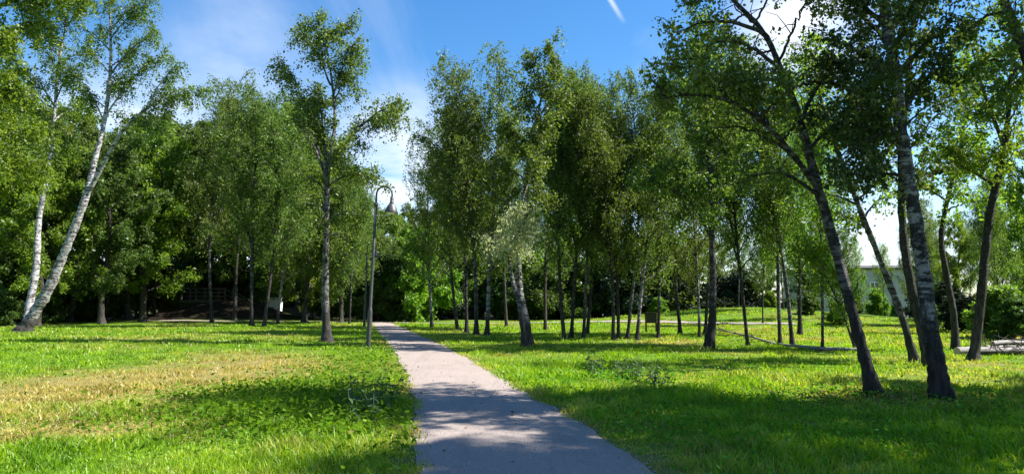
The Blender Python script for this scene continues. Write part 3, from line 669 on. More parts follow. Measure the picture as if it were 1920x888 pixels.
GROVE = [  # base px, top px, prototype, width, name, label
 ((810, 613), (800, 240), 3, .95, 'white_stemmed_birch', 'thin white stemmed birch where the side path leaves the gravel path'),
 ((858, 617), (835, 235), 1, 1.0, 'grove_birch', 'dark birch leaning towards the path, first stem of the clump by the side path'),
 ((875, 623), (860, 190), 4, 1.0, 'grove_birch', 'black stemmed birch in the middle of the clump by the side path'),
 ((893, 626), (885, 140), 0, 1.05, 'grove_birch', 'grey birch with a foot slanting away from the clump by the side path'),
 ((913, 627), (925, 115), 3, 1.0, 'grove_birch', 'straight pale birch between the clump and the crooked birch'),
 ((950, 614), (950, 215), 1, .9, 'grove_birch', 'thin dark birch standing back behind the crooked birch'),
 ((1023, 618), (1030, 190), 4, 1.0, 'grove_birch', 'lone dark birch standing back between the crooked birch and the twin birches'),
 ((1058, 637), (1040, 150), 1, .95, 'twin_birch', 'dark birch with a fork, one of the twins sharing a foot'),
 ((1071, 633), (1090, 160), 4, .95, 'twin_birch', 'dark birch, the thinner of the twins sharing a foot'),
 ((1094, 634), (1085, 175), 0, .9, 'grove_birch', 'slender straight birch, front one of the pair after the twins'),
 ((1101, 626), (1120, 165), 4, .9, 'grove_birch', 'slender dark birch, back one of the pair after the twins'),
 ((1150, 637), (1130, 185), 1, .95, 'grove_birch', 'dark birch at the near corner of the dense clump by the notice board'),
 ((1160, 633), (1165, 165), 4, .9, 'grove_birch', 'tall black birch inside the dense clump by the notice board'),
 ((1176, 635), (1195, 175), 0, .9, 'grove_birch', 'grey birch with bent foot inside the dense clump by the notice board'),
 ((1194, 637), (1250, 150), 3, .9, 'grove_birch', 'pale birch slanting right out of the dense clump by the notice board'),
 ((1234, 633), (1228, 210), 0, .85, 'grove_birch', 'straight grey birch right beside the notice board'),
 ((1276, 626), (1235, 180), 1, .95, 'grove_birch', 'dark birch leaning left on the open grass behind the sturdy birch'),
 ((1312, 632), (1300, 190), 3, .8, 'grove_birch', 'thin pale birch, front one of the pair behind the sturdy birch'),
 ((1322, 626), (1330, 160), 4, .85, 'grove_birch', 'thin dark birch, back one of the pair behind the sturdy birch'),
 ((1402, 647), (1375, 130), 1, .8, 'grove_birch', 'slim leaning birch at the middle of the fallen branch'),
 ((1463, 647), (1450, 150), 2, .95, 'grove_birch', 'slim birch standing just beyond the fallen branch'),
 ((1486, 649), (1430, 130), 0, .95, 'grove_birch', 'grey birch slanting left with bright foot beyond the fallen branch'),
 ((1542, 657), (1545, 205), 2, .8, 'grove_birch', 'short dark stemmed tree with light leaves rising from the fallen branch'),
 ((1500, 628), (1500, 130), 2, 1.0, 'grove_birch', 'light leaved birch on the slope before the grey house'),
 # left of the path
 ((472, 612), (470, 175), 1, 1.0, 'meadow_edge_birch', 'black stemmed birch in front of the wooden steps'),
 ((495, 612), (520, 205), 4, 1.0, 'meadow_edge_birch', 'dark straight birch between the wooden steps and the white cabinet'),
 ((520, 608), (560, 250), 3, .9, 'meadow_edge_birch', 'pale birch slanting right in front of the white cabinet'),
 ((398, 604), (400, 200), 0, .95, 'meadow_edge_birch', 'dark birch in front of the earth bank'),
 ((440, 601), (430, 170), 4, 1.0, 'meadow_edge_birch', 'dark birch at the foot of the wooden steps'),
 ((655, 608), (670, 330), 4, .9, 'meadow_edge_birch', 'dark thin tree behind the tall birch beside the lamp post'),
 ((640, 600), (655, 300), 1, .9, 'meadow_edge_birch', 'dark tree far behind the tall birch, by the cross path'),
 ((195, 601), (255, 300), 0, 1.0, 'meadow_edge_birch', 'grey stemmed birch leaning right at the dark wood beside the white birch'),
 ((163, 600), (150, 290), 3, .95, 'meadow_edge_birch', 'pale bent birch at the dark wood beside the white birch'),
 ((262, 600), (285, 250), 4, 1.0, 'meadow_edge_birch', 'dark birch leaning right at the left end of the earth bank'),
 ((288, 600), (300, 235), 1, 1.0, 'meadow_edge_birch', 'dark straight birch at the left end of the earth bank'),
]
ALT = {0: (0, 5), 1: (1, 7), 2: (2, 6), 3: (3,), 4: (4, 7, 1)}
for gi, (b, t, k, w, nm, lab) in enumerate(GROVE):
    place_pix(BIRCH[ALT[k][gi % len(ALT[k])]], nm, b, t, lab, None, wide=w)

# the wood behind: trees that only their place tells apart
r2 = np.random.default_rng(44)
def wood(px, Y, topy, k, sx=1.0, lab='tall dense leafy tree in the wood behind the meadow', grp='trees of the wood behind the meadow', protos=None):
    protos = protos or BROAD; b = at_y(px, 600, Y); t = at_y(px, topy, Y)
    H = 14.0 if protos is BROAD else 13.0
    lab = lab.replace('leafy', ('dark leafy', 'dark leafy', 'light leafy', 'olive leafy')[k % 4]) if protos is BROAD else lab
    place(protos[k % len(protos)], 'woodland_tree', b.x, Y, max(2, t.z) / H, r2.uniform(0, 6.28), lab, grp, 'tree', 0, sx)
for i, (px, Y, ty) in enumerate([(-60, 46, 120), (15, 54, 150), (70, 44, 250), (130, 52, 200), (190, 47, 240), (240, 56, 210), (268, 52, 225), (345, 78, 225), (385, 74, 215), (430, 78, 190), (455, 72, 210),
        (500, 64, 175), (548, 70, 220), (560, 60, 300), (600, 74, 260), (650, 66, 300), (690, 78, 410), (712, 60, 430), (570, 52, 290), (640, 50, 330), (530, 80, 170), (30, 66, 190), (110, 68, 180), (-140, 52, 100), (210, 70, 200), (310, 72, 200), (-230, 44, 60)]):
    wood(px, Y, ty, i, 1.0)
for i, (px, Y, ty) in enumerate([(735, 72, 400), (790, 66, 410), (770, 84, 380), (830, 74, 360), (880, 70, 350), (930, 72, 370), (985, 68, 380), (1035, 74, 390), (1085, 70, 410), (1130, 78, 420), (1180, 74, 430), (1240, 82, 430), (1300, 76, 440), (1360, 86, 440)]):
    wood(px, Y, ty, 2 + i % 2, .95, 'leafy tree closing the view behind the grove', 'trees closing the view behind the grove')
for i, (px, Y, ty) in enumerate([(1520, 70, 430), (1560, 58, 400), (1800, 52, 400), (1850, 44, 380), (1900, 50, 350), (1760, 62, 420), (1960, 40, 250), (2040, 46, 220), (1440, 66, 430), (1735, 40, 380), (1470, 48, 360), (1745, 60, 400), (1820, 58, 420), (1880, 46, 400), (1930, 60, 380), (1500, 80, 420), (1545, 44, 380), (1588, 49, 450), (1660, 52, 470), (1706, 47, 430), (1430, 42, 370), (1385, 50, 380), (1610, 66, 440), (1880, 33, 330)]):
    bi = i % 2 or i > 9; wood(px, Y, ty, i, .8, 'airy light green birch around the grey house' if bi else 'dense leafy tree around the grey house', 'trees around the grey house', BIRCH if bi else None)

# undergrowth
def bush(px, py, Y, topy, k, lab, grp=None, w=1.0, name='leafy_bush'):
    b = on_ground(px, py) if Y is None else at_y(px, py, Y); t = at_y(px, topy, b.y)
    place(BUSH[k], name, b.x, b.y, max(.4, (t.z - gz(b.x, b.y)) / 3.2), r2.uniform(0, 6.28), lab, grp, 'bush', 0, w)
for i in range(26):
    px = -80 + 33 * i + r2.uniform(-10, 10)
    bush(px, 600, 57 + r2.uniform(-2, 8) + (12 if 280 < px < 600 else 0) - (6 if px < 230 else 0), 515 + r2.uniform(-35, 25), 0, 'dark bush in the undergrowth of the wood', 'undergrowth of the wood left of the path', 1.25)
for i in range(20):
    px = 750 + 27 * i + r2.uniform(-9, 9)
    kk = (0, 1, 0, 2)[i % 4]; bush(px, 600, 60 + r2.uniform(-2, 9), 497 + r2.uniform(-25, 25), kk, ('mid green leafy bush in the undergrowth behind the grove', 'light green leafy bush in the undergrowth behind the grove', 'black green evergreen bush in the undergrowth behind the grove')[kk], 'undergrowth behind the grove', 1.3)
for px, Y, ty, k, w, lab in ((1395, 60, 520, 2, 1.5, 'dark evergreen bush beside the small tiled hut'), (1445, 52, 578, 1, 1.0, 'small light bush in front of the tiled hut'), (1350, 63, 530, 2, 1.5, 'dark evergreen bush on the grassy bank'),
                             (1235, 56, 560, 1, 1.2, 'light green bush behind the notice board'), (1290, 60, 556, 1, 1.2, 'light green bush on top of the grassy bank'), (1875, 29, 545, 1, 1.5, 'large light green bush by the log pile'), (1915, 27, 560, 0, 1.3, 'dark green bush at the end of the log pile'),
                             (1800, 34, 560, 2, 1.3, 'dark bush behind the forked tree'), (1745, 38, 570, 0, 1.2, 'low bush behind the thickest birch'), (1680, 62, 580, 1, 1.2, 'low hedge bush before the grey house'), (1770, 45, 540, 2, 1.4, 'tall dark bush behind the crooked thin tree'), (1850, 38, 570, 2, 1.4, 'black green bush behind the large light bush'),
                             (1570, 41, 585, 1, 1.3, 'light green sapling bush in front of the grey house'), (1648, 56, 545, 1, .9, 'light green bush covering the arched doorway of the grey house'), (1605, 55, 560, 0, 1.0, 'dark rounded bush hiding the left half of the grey house'), (1722, 58, 540, 0, 1.0, 'leafy bush beside the arched doorway of the grey house'), (1520, 46, 560, 0, 1.2, 'dark low bush among the slim birches before the grey house'), (1730, 52, 555, 0, 1.3, 'dark bush hiding the corner of the grey house'), (1480, 57, 560, 0, 1.3, 'broad dark bush right of the small tiled hut'), (8, 43, 545, 0, 1.2, 'dark leafy bush at the foot of the leaning white birch'), (790, 54, 445, 1, .9, 'light green tall bush behind the side path')):
    bush(px, 600, Y, ty, k, lab, None, w)
for p in BIRCH + BROAD + BUSH:
    if p.as_pointer() not in used:
        BIRCH = [q for q in BIRCH if q is not p]
        for c in list(p.children): bpy.data.objects.remove(c)
        bpy.data.objects.remove(p)
# trees outside the frame on the sunny side: their shade falls into the picture
for i, (x, y, s) in enumerate([(14.3, 10.3, 1.15), (19.5, 9.8, 1.15), (24, 11, 1.1)]):
    o = copy_tree(BROAD[i] if i < 2 else BIRCH[i % 5]); o.name = 'roadside_tree'; o.matrix_basis = Matrix.Translation((x, y, -.05)) @ Matrix.Rotation(1.7 * i, 4, 'Z') @ Matrix.Diagonal((s, s, s, 1))
    if 'group' in o: del o['group']
    tag(o, 'leafy tree standing outside the picture on the sunny side of the path', 'tree', 'trees outside the picture on the sunny side')

tree_object('high_crowned_birch', proto_birch(140, H=16.5, R=.16, n=30, L=3.2, t0=.62, per=36), (13.2, 6.9, -.05), 'tall birch with a high crown standing outside the picture beside the path', 'birch tree')
slim(31, 'arching_sapling', (1606, 656), ((1592, 620), (1572, 568), (1548, 518), (1515, 480), (1490, 455)), (7, 6, 5, 4, 3, 1.5), 'thin arching sapling with light leaves left of the bowed birch', n=16, t0=.3, L=1.0, leafm='leaf_bright', bark='bark_dark', leaf=.075, per=16)

# ------------------------------------------------------------------ grass
def grass_mat():
    m, nt, out = mat('grass_blade'); L = nt.links.new
    at = N(nt, 'ShaderNodeAttribute'); at.attribute_name = 'dry'; tn = N(nt, 'ShaderNodeAttribute'); tn.attribute_name = 'tone'
    gcol = mixc(nt, tn.outputs['Fac'], (.085, .210, .004), (.285, .455, .009)); dcol = mixc(nt, tn.outputs['Fac'], (.28, .23, .062), (.52, .45, .15))
    c = mixc(nt, at.outputs['Fac'], gcol, dcol)
    d = N(nt, 'ShaderNodeBsdfDiffuse'); L(c, d.inputs[0]); t = N(nt, 'ShaderNodeBsdfTranslucent'); L(mixc(nt, 1.0, c, (1.5, 1.4, .6), 'MULTIPLY'), t.inputs[0])
    mx = N(nt, 'ShaderNodeMixShader'); mx.inputs[0].default_value = .5; L(d.outputs[0], mx.inputs[1]); L(t.outputs[0], mx.inputs[2])
    gl = N(nt, 'ShaderNodeBsdfGlossy'); gl.inputs['Roughness'].default_value = .45; m2 = N(nt, 'ShaderNodeMixShader'); m2.inputs[0].default_value = .025
    L(mx.outputs[0], m2.inputs[1]); L(gl.outputs[0], m2.inputs[2]); L(m2.outputs[0], out.inputs[0]); return m
M['grass'] = grass_mat()

def build_grass():
    r = np.random.default_rng(5)
    def sample(n, r0, r1, a=.82):
        rad = r.uniform(r0, r1, n); th = r.uniform(-a, a, n)          # even per metre of distance: thins out with 1/r
        x, y = rad * np.sin(th), rad * np.cos(th)
        # more than half the blades stand in tufts
        nt_ = max(1, n // 22); c = r.integers(0, nt_, n); tu = r.uniform(0, 1, n) < .62; sp = .035 + .0016 * rad
        x = np.where(tu, x[c] + r.normal(0, 1, n) * sp[c], x); y = np.where(tu, y[c] + r.normal(0, 1, n) * sp[c], y)
        hs_ = np.where(tu, (.85 + .75 * r.beta(1.6, 3, nt_))[c], .8); rad = np.hypot(x, y)
        k = ~on_path(x, y, -.06 - .10 * r.uniform(0, 1, n) ** 3); return x[k], y[k], rad[k], hs_[k]
    Vs, Fq, Ft, dq, dt, tq, tt, o = [], [], [], [], [], [], [], 0
    for n, r0, r1, near in ((230000, 4.6, 15, True), (280000, 15, 52, False)):
        x, y, rad, hs_ = sample(n, r0, r1); K = len(x); dry = dryness(x, y); z = g(x, y)
        lush = smooth_noise(x, y, 2.2, 9) + .6 * smooth_noise(x, y, .7, 10)
        tall = .5 * ell(x, y, 1010, 700, 1.2, 2.2) + .4 * ell(x, y, 1120, 760, 1.6, 1.2) + .35 * ell(x, y, 650, 790, 1.2, .8)
        for q in FEET[:24]: tall = tall + .42 * np.exp(-((x - q[0]) ** 2 + (y - q[1]) ** 2) / .30)
        h = (.075 + .035 * np.clip(lush, -1, 2) + .15 * tall) * hs_ * r.uniform(.5, 1.35, K) * np.where(dry > .6, .8, 1.0)
        edge = np.minimum(np.abs(x - path_l(y)), np.abs(x - path_r(y))); h *= .55 + .45 * np.clip(edge / .35, 0, 1)
        thin = r.uniform(0, 1, K) < np.clip(.6 + edge / .4, 0, 1)
        for q in FEET:
            if math.hypot(*q) < 40: thin &= ~(((x - q[0]) ** 2 + (y - q[1]) ** 2 < .16) & (r.uniform(0, 1, K) < .75))
        x, y, z, rad, dry, h = (q[thin] for q in (x, y, z, rad, dry, h)); K = len(x)
        w = np.maximum(.0045, rad * .00085) * r.uniform(.7, 1.3, K)
        a = r.uniform(0, 2 * np.pi, K); ca, sa = np.cos(a), np.sin(a); b = r.uniform(0, 2 * np.pi, K)
        ln = h * r.uniform(.15, .95, K); bx, by = np.cos(b) * ln, np.sin(b) * ln
        B = np.stack([x, y, z - .01], 1); S = np.stack([ca, sa, np.zeros(K)], 1) * w[:, None]
        tip = B + np.stack([bx, by, h], 1); tone = np.clip(r.beta(1.5, 1.5, K) * .8 + .1 + .30 * np.clip(smooth_noise(x, y, .8, 21), -1, 1), 0, 1); dry = np.clip(dry * 1.25 - .12 + r.normal(0, .22, K), 0, 1)
        if near:
            mid = B + np.stack([bx * .32, by * .32, h * .62], 1)
            V = np.stack([B - S, B + S, mid + S * .7, mid - S * .7, tip], 1).reshape(-1, 3); i = np.arange(K)[:, None] * 5 + o
            Fq.append(i + np.array([[0, 1, 2, 3]])); Ft.append(i + np.array([[3, 2, 4]])); dq.append(dry); dt.append(dry); tq.append(tone); tt.append(tone); o += K * 5
        else:
            V = np.stack([B - S, B + S, tip], 1).reshape(-1, 3); i = np.arange(K)[:, None] * 3 + o
            Ft.append(i + np.array([[0, 1, 2]])); dt.append(dry); tt.append(tone); o += K * 3
        Vs.append(V)
    me = np_mesh('grass', np.concatenate(Vs), [np.concatenate(Fq), np.concatenate(Ft)], M['grass'], {'dry': np.concatenate(dq + dt), 'tone': np.concatenate(tq + tt)})
    tag(link('grass', me), 'blades of green and straw coloured grass over the meadow', 'grass', kind='stuff')
build_grass()
def worn_earth():
    me = bpy.data.meshes['meadow']; n = len(me.polygons); C = np.zeros(n * 3, np.float32); me.polygons.foreach_get('center', C); C = C.reshape(-1, 3)
    a = me.attributes['soil']; v = np.zeros(n, np.float32); a.data.foreach_get('value', v)
    for q in FEET: v = np.maximum(v, .8 * np.exp(-((C[:, 0] - q[0]) ** 2 + (C[:, 1] - q[1]) ** 2) / .22))
    a.data.foreach_set('value', v)
worn_earth()

def leaf_scatter(name, mat_, x, y, h0, h1, size, r, flat=.6, label='', cat='plants'):
    K = len(x); z = g(x, y) + r.uniform(h0, h1, K); pos = np.stack([x, y, z], 1); sz = size * r.uniform(.6, 1.3, (K, 1))
    ax = r.normal(0, 1, (K, 3)); ax[:, 2] *= flat; ax /= np.linalg.norm(ax, axis=1)[:, None]
    nrm = r.normal(0, 1, (K, 3)) * .55 + np.array([0, 0, 1.0]); sd = np.cross(ax, nrm); sd /= np.linalg.norm(sd, axis=1)[:, None] + 1e-9
    V = np.stack([pos, pos + ax * sz * .4 + sd * sz * .3, pos + ax * sz, pos + ax * sz * .4 - sd * sz * .3], 1).reshape(-1, 3)
    tag(link(name, np_mesh(name, V, np.arange(K * 4).reshape(-1, 4), mat_, {'tone': r.beta(2, 2, K)})), label, cat, kind='stuff')
def blob(r, px, py, sx, sy, n):
    p = on_ground(px, py); x = p.x + r.normal(0, sx, n); y = p.y + r.normal(0, sy, n); k = ~on_path(x, y, .02); return x[k], y[k]
r3 = np.random.default_rng(77)
X, Y = zip(*[blob(r3, *a) for a in ((560, 745, 1.0, 1.0, 2600), (360, 810, 1.6, .7, 500), (450, 750, 1.2, .9, 400), (760, 850, .5, 1.0, 400), (660, 700, .8, 2.2, 2600), (640, 790, .8, .7, 1800), (430, 790, .9, .6, 700), (700, 660, .7, 3, 1200), (250, 700, 3, 2.5, 400))])
leaf_scatter('broad_leaved_weeds', M['leaf_weed'], np.concatenate(X), np.concatenate(Y), .03, .20, .075, r3, label='low broad leaved weeds in the grass left of the path')
X, Y = zip(*[blob(r3, *a) for a in ((1180, 712, .9, .8, 900), (1400, 770, 2.0, 1.4, 1300), (1650, 745, 1.6, .5, 700), (1800, 760, 1.4, .8, 700), (1150, 800, 1.0, 1.0, 900), (1500, 840, 2.0, .8, 900), (1060, 720, .8, 1.5, 900), (1400, 690, 3.5, 2.5, 700))])
leaf_scatter('clover_and_weeds', M['leaf_weed'], np.concatenate(X), np.concatenate(Y), .03, .16, .06, r3, label='patchy low weeds in the grass right of the path')
M['litter'] = leaf_mat('fallen_leaf', (.08, .055, .03), (.22, .15, .08), trans=.1, gloss=.0)
yy = 6 + 12 * r3.uniform(0, 1, 110); xx = path_l(yy) + (path_r(yy) - path_l(yy)) * r3.beta(.35, .35, 110)
leaf_scatter('leaves_on_path', M['litter'], xx, yy, .035, .045, .05, r3, .05, 'small fallen leaves scattered on the gravel path', 'leaves')
X, Y = zip(*[blob(r3, *a) for a in ((1690, 750, 1.2, .5, 500), (1550, 745, 1.2, .5, 250), (600, 780, 1.6, .8, 160), (320, 790, 1.6, .8, 160), (985, 646, .8, 1.0, 160), (614, 641, .9, 1.0, 160))])
leaf_scatter('fallen_leaves', M['litter'], np.concatenate(X), np.concatenate(Y), .03, .09, .06, r3, .3, 'dry brown fallen leaves at the feet of the birches', 'leaves')

# pebbles along the path
def build_pebbles():
    r = np.random.default_rng(8); n = 3600; y = 5 + 14 * r.uniform(0, 1, n) ** 1.6; u = np.where(r.uniform(0, 1, n) < .55, r.beta(.45, .45, n), r.uniform(0, 1, n)); x = path_l(y) + (path_r(y) - path_l(y)) * (u * 1.04 - .02)
    s = .007 * r.lognormal(-.35, .4, n)[:, None, None]; z = g(x, y) + .014 + .02 * (1 - (2 * u - 1) ** 2)
    O = np.array([[1, 0, 0], [0, 1, 0], [-1, 0, 0], [0, -1, 0], [0, 0, .8], [0, 0, -.8]]); V = np.stack([x, y, z], 1)[:, None, :] + O[None] * s * r.uniform(.6, 1.4, (n, 6, 1))
    T = np.array([[0, 1, 4], [1, 2, 4], [2, 3, 4], [3, 0, 4], [1, 0, 5], [2, 1, 5], [3, 2, 5], [0, 3, 5]]); F = (np.arange(n)[:, None, None] * 6 + T[None]).reshape(-1, 3)
    tag(link('loose_gravel', np_mesh('loose_gravel', V.reshape(-1, 3), F, simple('pebble', (.40, .36, .34), .85, noise=.6, scale=40), None, True)), 'loose pebbles lying on the gravel path', 'gravel', kind='stuff')
build_pebbles()

# ------------------------------------------------------------------ nettles
def leaf_mesh(name, L=.09, W=.045, m='leaf_weed'):
    V = [(0, 0, 0), (L * .3, W * .5, .006), (L * .3, 0, -.004), (L * .3, -W * .5, .006), (L * .65, W * .36, .0), (L * .65, 0, -.012), (L * .65, -W * .36, .0), (L, 0, -.03)]
    me = bpy.data.meshes.new(name); me.from_pydata(V, [], [(0, 2, 1), (0, 3, 2), (1, 2, 5, 4), (2, 3, 6, 5), (4, 5, 7), (5, 6, 7)]); me.materials.append(M[m])
    a = me.attributes.new('tone', 'FLOAT', 'FACE'); a.data.foreach_set('value', [.6] * 6); me.update(); return me
NL = leaf_mesh('leaf', .125, .066); NG = leaf_mesh('leaf', .15, .085, 'leaf_glossy'); M['stem'] = simple('green_stem', (.06, .10, .03), .7)
def nettle(x, y, hgt, seed, label, group, NL=NL):
    r = random.Random(seed); root = empty('nettle_plant', (x, y, gz(x, y) - .02), r.uniform(0, 6.28)); lean = (r.uniform(-.12, .12), r.uniform(-.12, .12))
    P = [(lean[0] * t * t, lean[1] * t * t, hgt * t) for t in (0, .25, .5, .75, 1)]
    MB().tube(P, [.006, .005, .005, .004, .002], 5).build('stem', M['stem'], root, True)
    k = max(4, int(hgt / .085))
    for i in range(1, k + 1):
        t = i / k
        for s in (0, 1):
            o = link('leaf', NL, root); sc = (1.25 - .75 * t) * r.uniform(.85, 1.2) * (1.0 if t > .15 else .7)
            o.location = (lean[0] * t * t, lean[1] * t * t, hgt * t); o.scale = (sc, sc, sc)
            o.rotation_euler = (r.uniform(-.3, .3), r.uniform(-.15, .55) - .5 * (t > .95), i * 1.57 + s * 3.1416 + r.uniform(-.3, .3))
    tag(root, label, 'weed', group)
rn = random.Random(4)
for i in range(22):
    p = on_ground(rn.gauss(688, 30), rn.gauss(778, 13)); nettle(p.x, p.y, rn.uniform(.36, .62), 50 + i, 'dark leafy nettle stalk growing in the grass along the left edge of the path', 'nettles along the left edge of the path', NG)
for i in range(9):
    p = on_ground(rn.gauss(560, 60), rn.gauss(735, 18)); nettle(p.x, p.y, rn.uniform(.15, .32), 90 + i, 'short leafy weed stalk in the broad leaved patch of the left meadow', 'weed stalks in the left meadow')
for i in range(40):
    t = rn.random(); p = on_ground(1095 + 150 * t + rn.gauss(0, 10), 694 + 34 * t + rn.gauss(0, 6)); nettle(p.x, p.y, rn.uniform(.26, .52), 120 + i, 'dark glossy weed in the straggling patch right of the path', 'glossy weeds right of the path', NG)
for i in range(10):
    p = on_ground(rn.choice((1620, 1670, 1700, 1740, 1820)) + rn.gauss(0, 16), 752 + rn.gauss(0, 6)); nettle(p.x, p.y, rn.uniform(.12, .28), 160 + i, 'small weed at the feet of the two leaning birches', 'weeds at the feet of the leaning birches')

# ------------------------------------------------------------------ street lamps
M['lamp_metal'] = simple('weathered_green_grey_paint', (.06, .062, .056), .55, .3, .35, 9, .15)
M['lamp_shade'] = simple('lamp_shade_enamel', (.10, .10, .098), .42, .4, .2, 12)
M['lamp_glass'] = simple('frosted_lamp_glass', (.72, .73, .70), .25, 0, .05, 4)
M['dark_metal'] = simple('dark_metal', (.03, .03, .032), .5, .6, .2, 10)
def street_lamp(loc, H, tilt, rz, label):
    root = empty('street_lamp', loc); root.rotation_euler = (0, tilt, rz)
    hs = H - .62
    MB().lathe([(.082, -.05), (.080, 1.25), (.072, 1.32), (.054, 1.36), (.050, hs * .62), (.044, hs), (.0, hs)], 14).build('pole', M['lamp_metal'], root, True)
    d = MB().box(-.03, .03, -.090, -.072, .55, .95, .006).build('service_door', M['lamp_metal'], root); MB().lathe([(.0, 0), (.008, 0), (.008, .012), (0, .012)], 6, (0, -.094, .86)).build('lock', M['dark_metal'], d)
    MB().lathe([(.058, hs - .05), (.066, hs - .04), (.066, hs + .04), (.052, hs + .05), (.036, hs + .06)], 14).build('collar', M['lamp_metal'], root, True)
    R = .265; pts = [(0, 0, hs), (0, 0, H - R - .05)] + [(R - R * math.cos(a), 0, H - R + R * math.sin(a)) for a in np.linspace(.12, math.pi, 12)] + [(2 * R, 0, H - R - .12)]
    MB().tube(pts, .031, 10).build('swan_neck', M['lamp_metal'], root, True)
    x, z = 2 * R, H - R - .12
    MB().lathe([(.0, .03), (.05, .03), (.06, 0), (.062, -.13), (.075, -.15), (.075, -.17), (.06, -.18)], 16, (x, 0, z)).build('socket_housing', M['lamp_shade'], root, True)
    sh = MB().lathe([(.058, -.175), (.085, -.20), (.13, -.26), (.185, -.36), (.212, -.46), (.218, -.50), (.208, -.50), (.18, -.37), (.12, -.27), (.05, -.21)], 24, (x, 0, z)).build('lamp_shade', M['lamp_shade'], root, True)
    MB().lathe([(.215, -.478), (.224, -.484), (.224, -.506), (.207, -.508)], 24, (x, 0, z)).build('rim', M['dark_metal'], sh, True)
    MB().lathe([(.0, -.56), (.08, -.55), (.15, -.525), (.195, -.492), (.20, -.47)], 20, (x, 0, z)).build('lamp_glass', M['lamp_glass'], root, True)
    return tag(root, label, 'street lamp', 'swan neck lamps along the path')
p = on_ground(690, 655); street_lamp(p, at_y(705, 349, p.y).z - p.z, math.radians(2.0), 0, 'swan necked street lamp with a bell shade, the larger one at the path edge')
q = Vector((at_y(683, 600, 41).x, 41, 0)); q.z = gz(q.x, q.y); street_lamp(q, at_y(690, 457, 41).z, math.radians(1.2), -.15, 'smaller swan necked street lamp seen behind the first lamp')

# ------------------------------------------------------------------ wooden deck with steps, fence, cabinet at the dark wood
M['wood_grey'] = simple('weathered_wood', (.16, .135, .115), .85, 0, .35, 14, .3)
M['wood_dark'] = simple('dark_stained_wood', (.045, .036, .028), .8, 0, .35, 14, .3)
def deck():
    Y0 = 63.5; a = at_y(338, 600, Y0).x; b = at_y(420, 600, Y0).x; gz0 = gz((a + b) / 2, Y0); root = empty('wooden_deck', ((a + b) / 2, Y0, gz0)); w = (b - a) / 2; zd = 1.55
    for x in (-w, -w / 3, w / 3, w):
        for y in (0, 1.8): MB().box(x - .06, x + .06, y - .06, y + .06, -.4, zd + 1.05).build('post', M['wood_grey'], root)
    for i in range(13):
        y = -.1 + i * .16; MB().box(-w - .1, w + .1, y, y + .145, zd - .04, zd).build('plank', M['wood_grey'], root)
    for z in (zd + .35, zd + .7, zd + 1.05): MB().box(-w - .12, w + .12, -.10, -.062, z - .05, z + .05).build('rail', M['wood_grey'], root)
    MB().box(-w - .1, w + .1, -.105, -.065, zd - .24, zd - .05).build('beam', M['wood_grey'], root)
    n = 9; dx, dz = 2.5, zd
    st = [MB().tube([(w + .12, y, zd - .1), (w + .12 + dx, y, -.12)], [.09, .09], 4).build('stringer', M['wood_grey'], root) for y in (0.0, 1.2)]
    for i in range(n):
        t = (i + .5) / n; MB().box(w + .12 + dx * t - .14, w + .12 + dx * t + .14, .02, 1.18, zd - dz * t - .02, zd - dz * t + .02).build('tread', M['wood_grey'], root)
    for y in (-.1, 1.3):
        for e in (.55, 1.0): MB().tube([(w + .05, y, zd + e), (w + .2 + dx, y, e)], [.035, .035], 6).build('handrail', M['wood_grey'], root)
        for t in (.5, 1.0): MB().box(w + .1 + dx * t - .04, w + .1 + dx * t + .04, y - .04, y + .04, zd * (1 - t) - .2, zd * (1 - t) + 1.0).build('rail_post', M['wood_grey'], root)
    tag(root, 'weathered wooden deck with railing and a flight of steps behind the earth bank', 'deck')
deck()
def board_fence(p0, p1, h, n, label, m):
    p0, p1 = Vector(p0), Vector(p1); root = empty('board_fence', p0); d = (p1 - p0); L = d.length; root.rotation_euler = (0, 0, math.atan2(d.y, d.x)); w = L / n
    for i in range(n): MB().box(i * w + .01, (i + 1) * w - .01, -.012 + .02 * (i % 2), .012 + .02 * (i % 2), .05, h + .03 * math.sin(i * 2.7)).build('board', m, root)
    for i in range(0, n + 1, max(1, n // 6)): MB().box(i * w - .05, i * w + .05, .045, .14, -.1, h + .05).build('post', m, root)
    for z in (h * .25, h * .8): MB().box(0, L, .035, .044, z - .05, z + .05).build('rail', m, root)
    tag(root, label, 'fence')
def gpt(px, Y): p = at_y(px, 600, Y); return (p.x, Y, gz(p.x, Y))
board_fence(gpt(446, 66), gpt(506, 64.5), 1.55, 18, 'dark board fence left of the white cabinet', M['wood_dark'])
board_fence(gpt(530, 64.5), gpt(606, 66), 1.0, 20, 'low grey green board fence right of the white cabinet', simple('green_grey_boards', (.06, .075, .06), .8, 0, .3, 10))
def cabinet():
    x, y, z = gpt(516, 62.5); root = empty('utility_cabinet', (x, y, z)); root.rotation_euler = (0, 0, -.15); wht = simple('white_sheet_metal', (.78, .78, .76), .5, 0, .08, 4); grn = simple('green_panel', (.12, .36, .22), .6, 0, .2, 6)
    MB().box(-.54, .54, -.3, .3, .06, 1.42, .03).build('body', wht, root); MB().box(-.58, .58, -.34, .34, 1.42, 1.48, .03).build('lid', wht, root); MB().box(-.5, .5, -.26, .26, -.05, .06).build('plinth', M['dark_metal'], root)
    MB().box(-.50, .0, -.315, -.302, .1, .6).build('green_panel', grn, root); d = MB().box(.03, .5, -.314, -.302, .12, 1.36).build('door', wht, root); MB().box(.07, .10, -.34, -.316, .7, .86).build('handle', M['dark_metal'], d)
    tag(root, 'white utility cabinet with a green lower panel at the edge of the wood', 'cabinet')
cabinet()
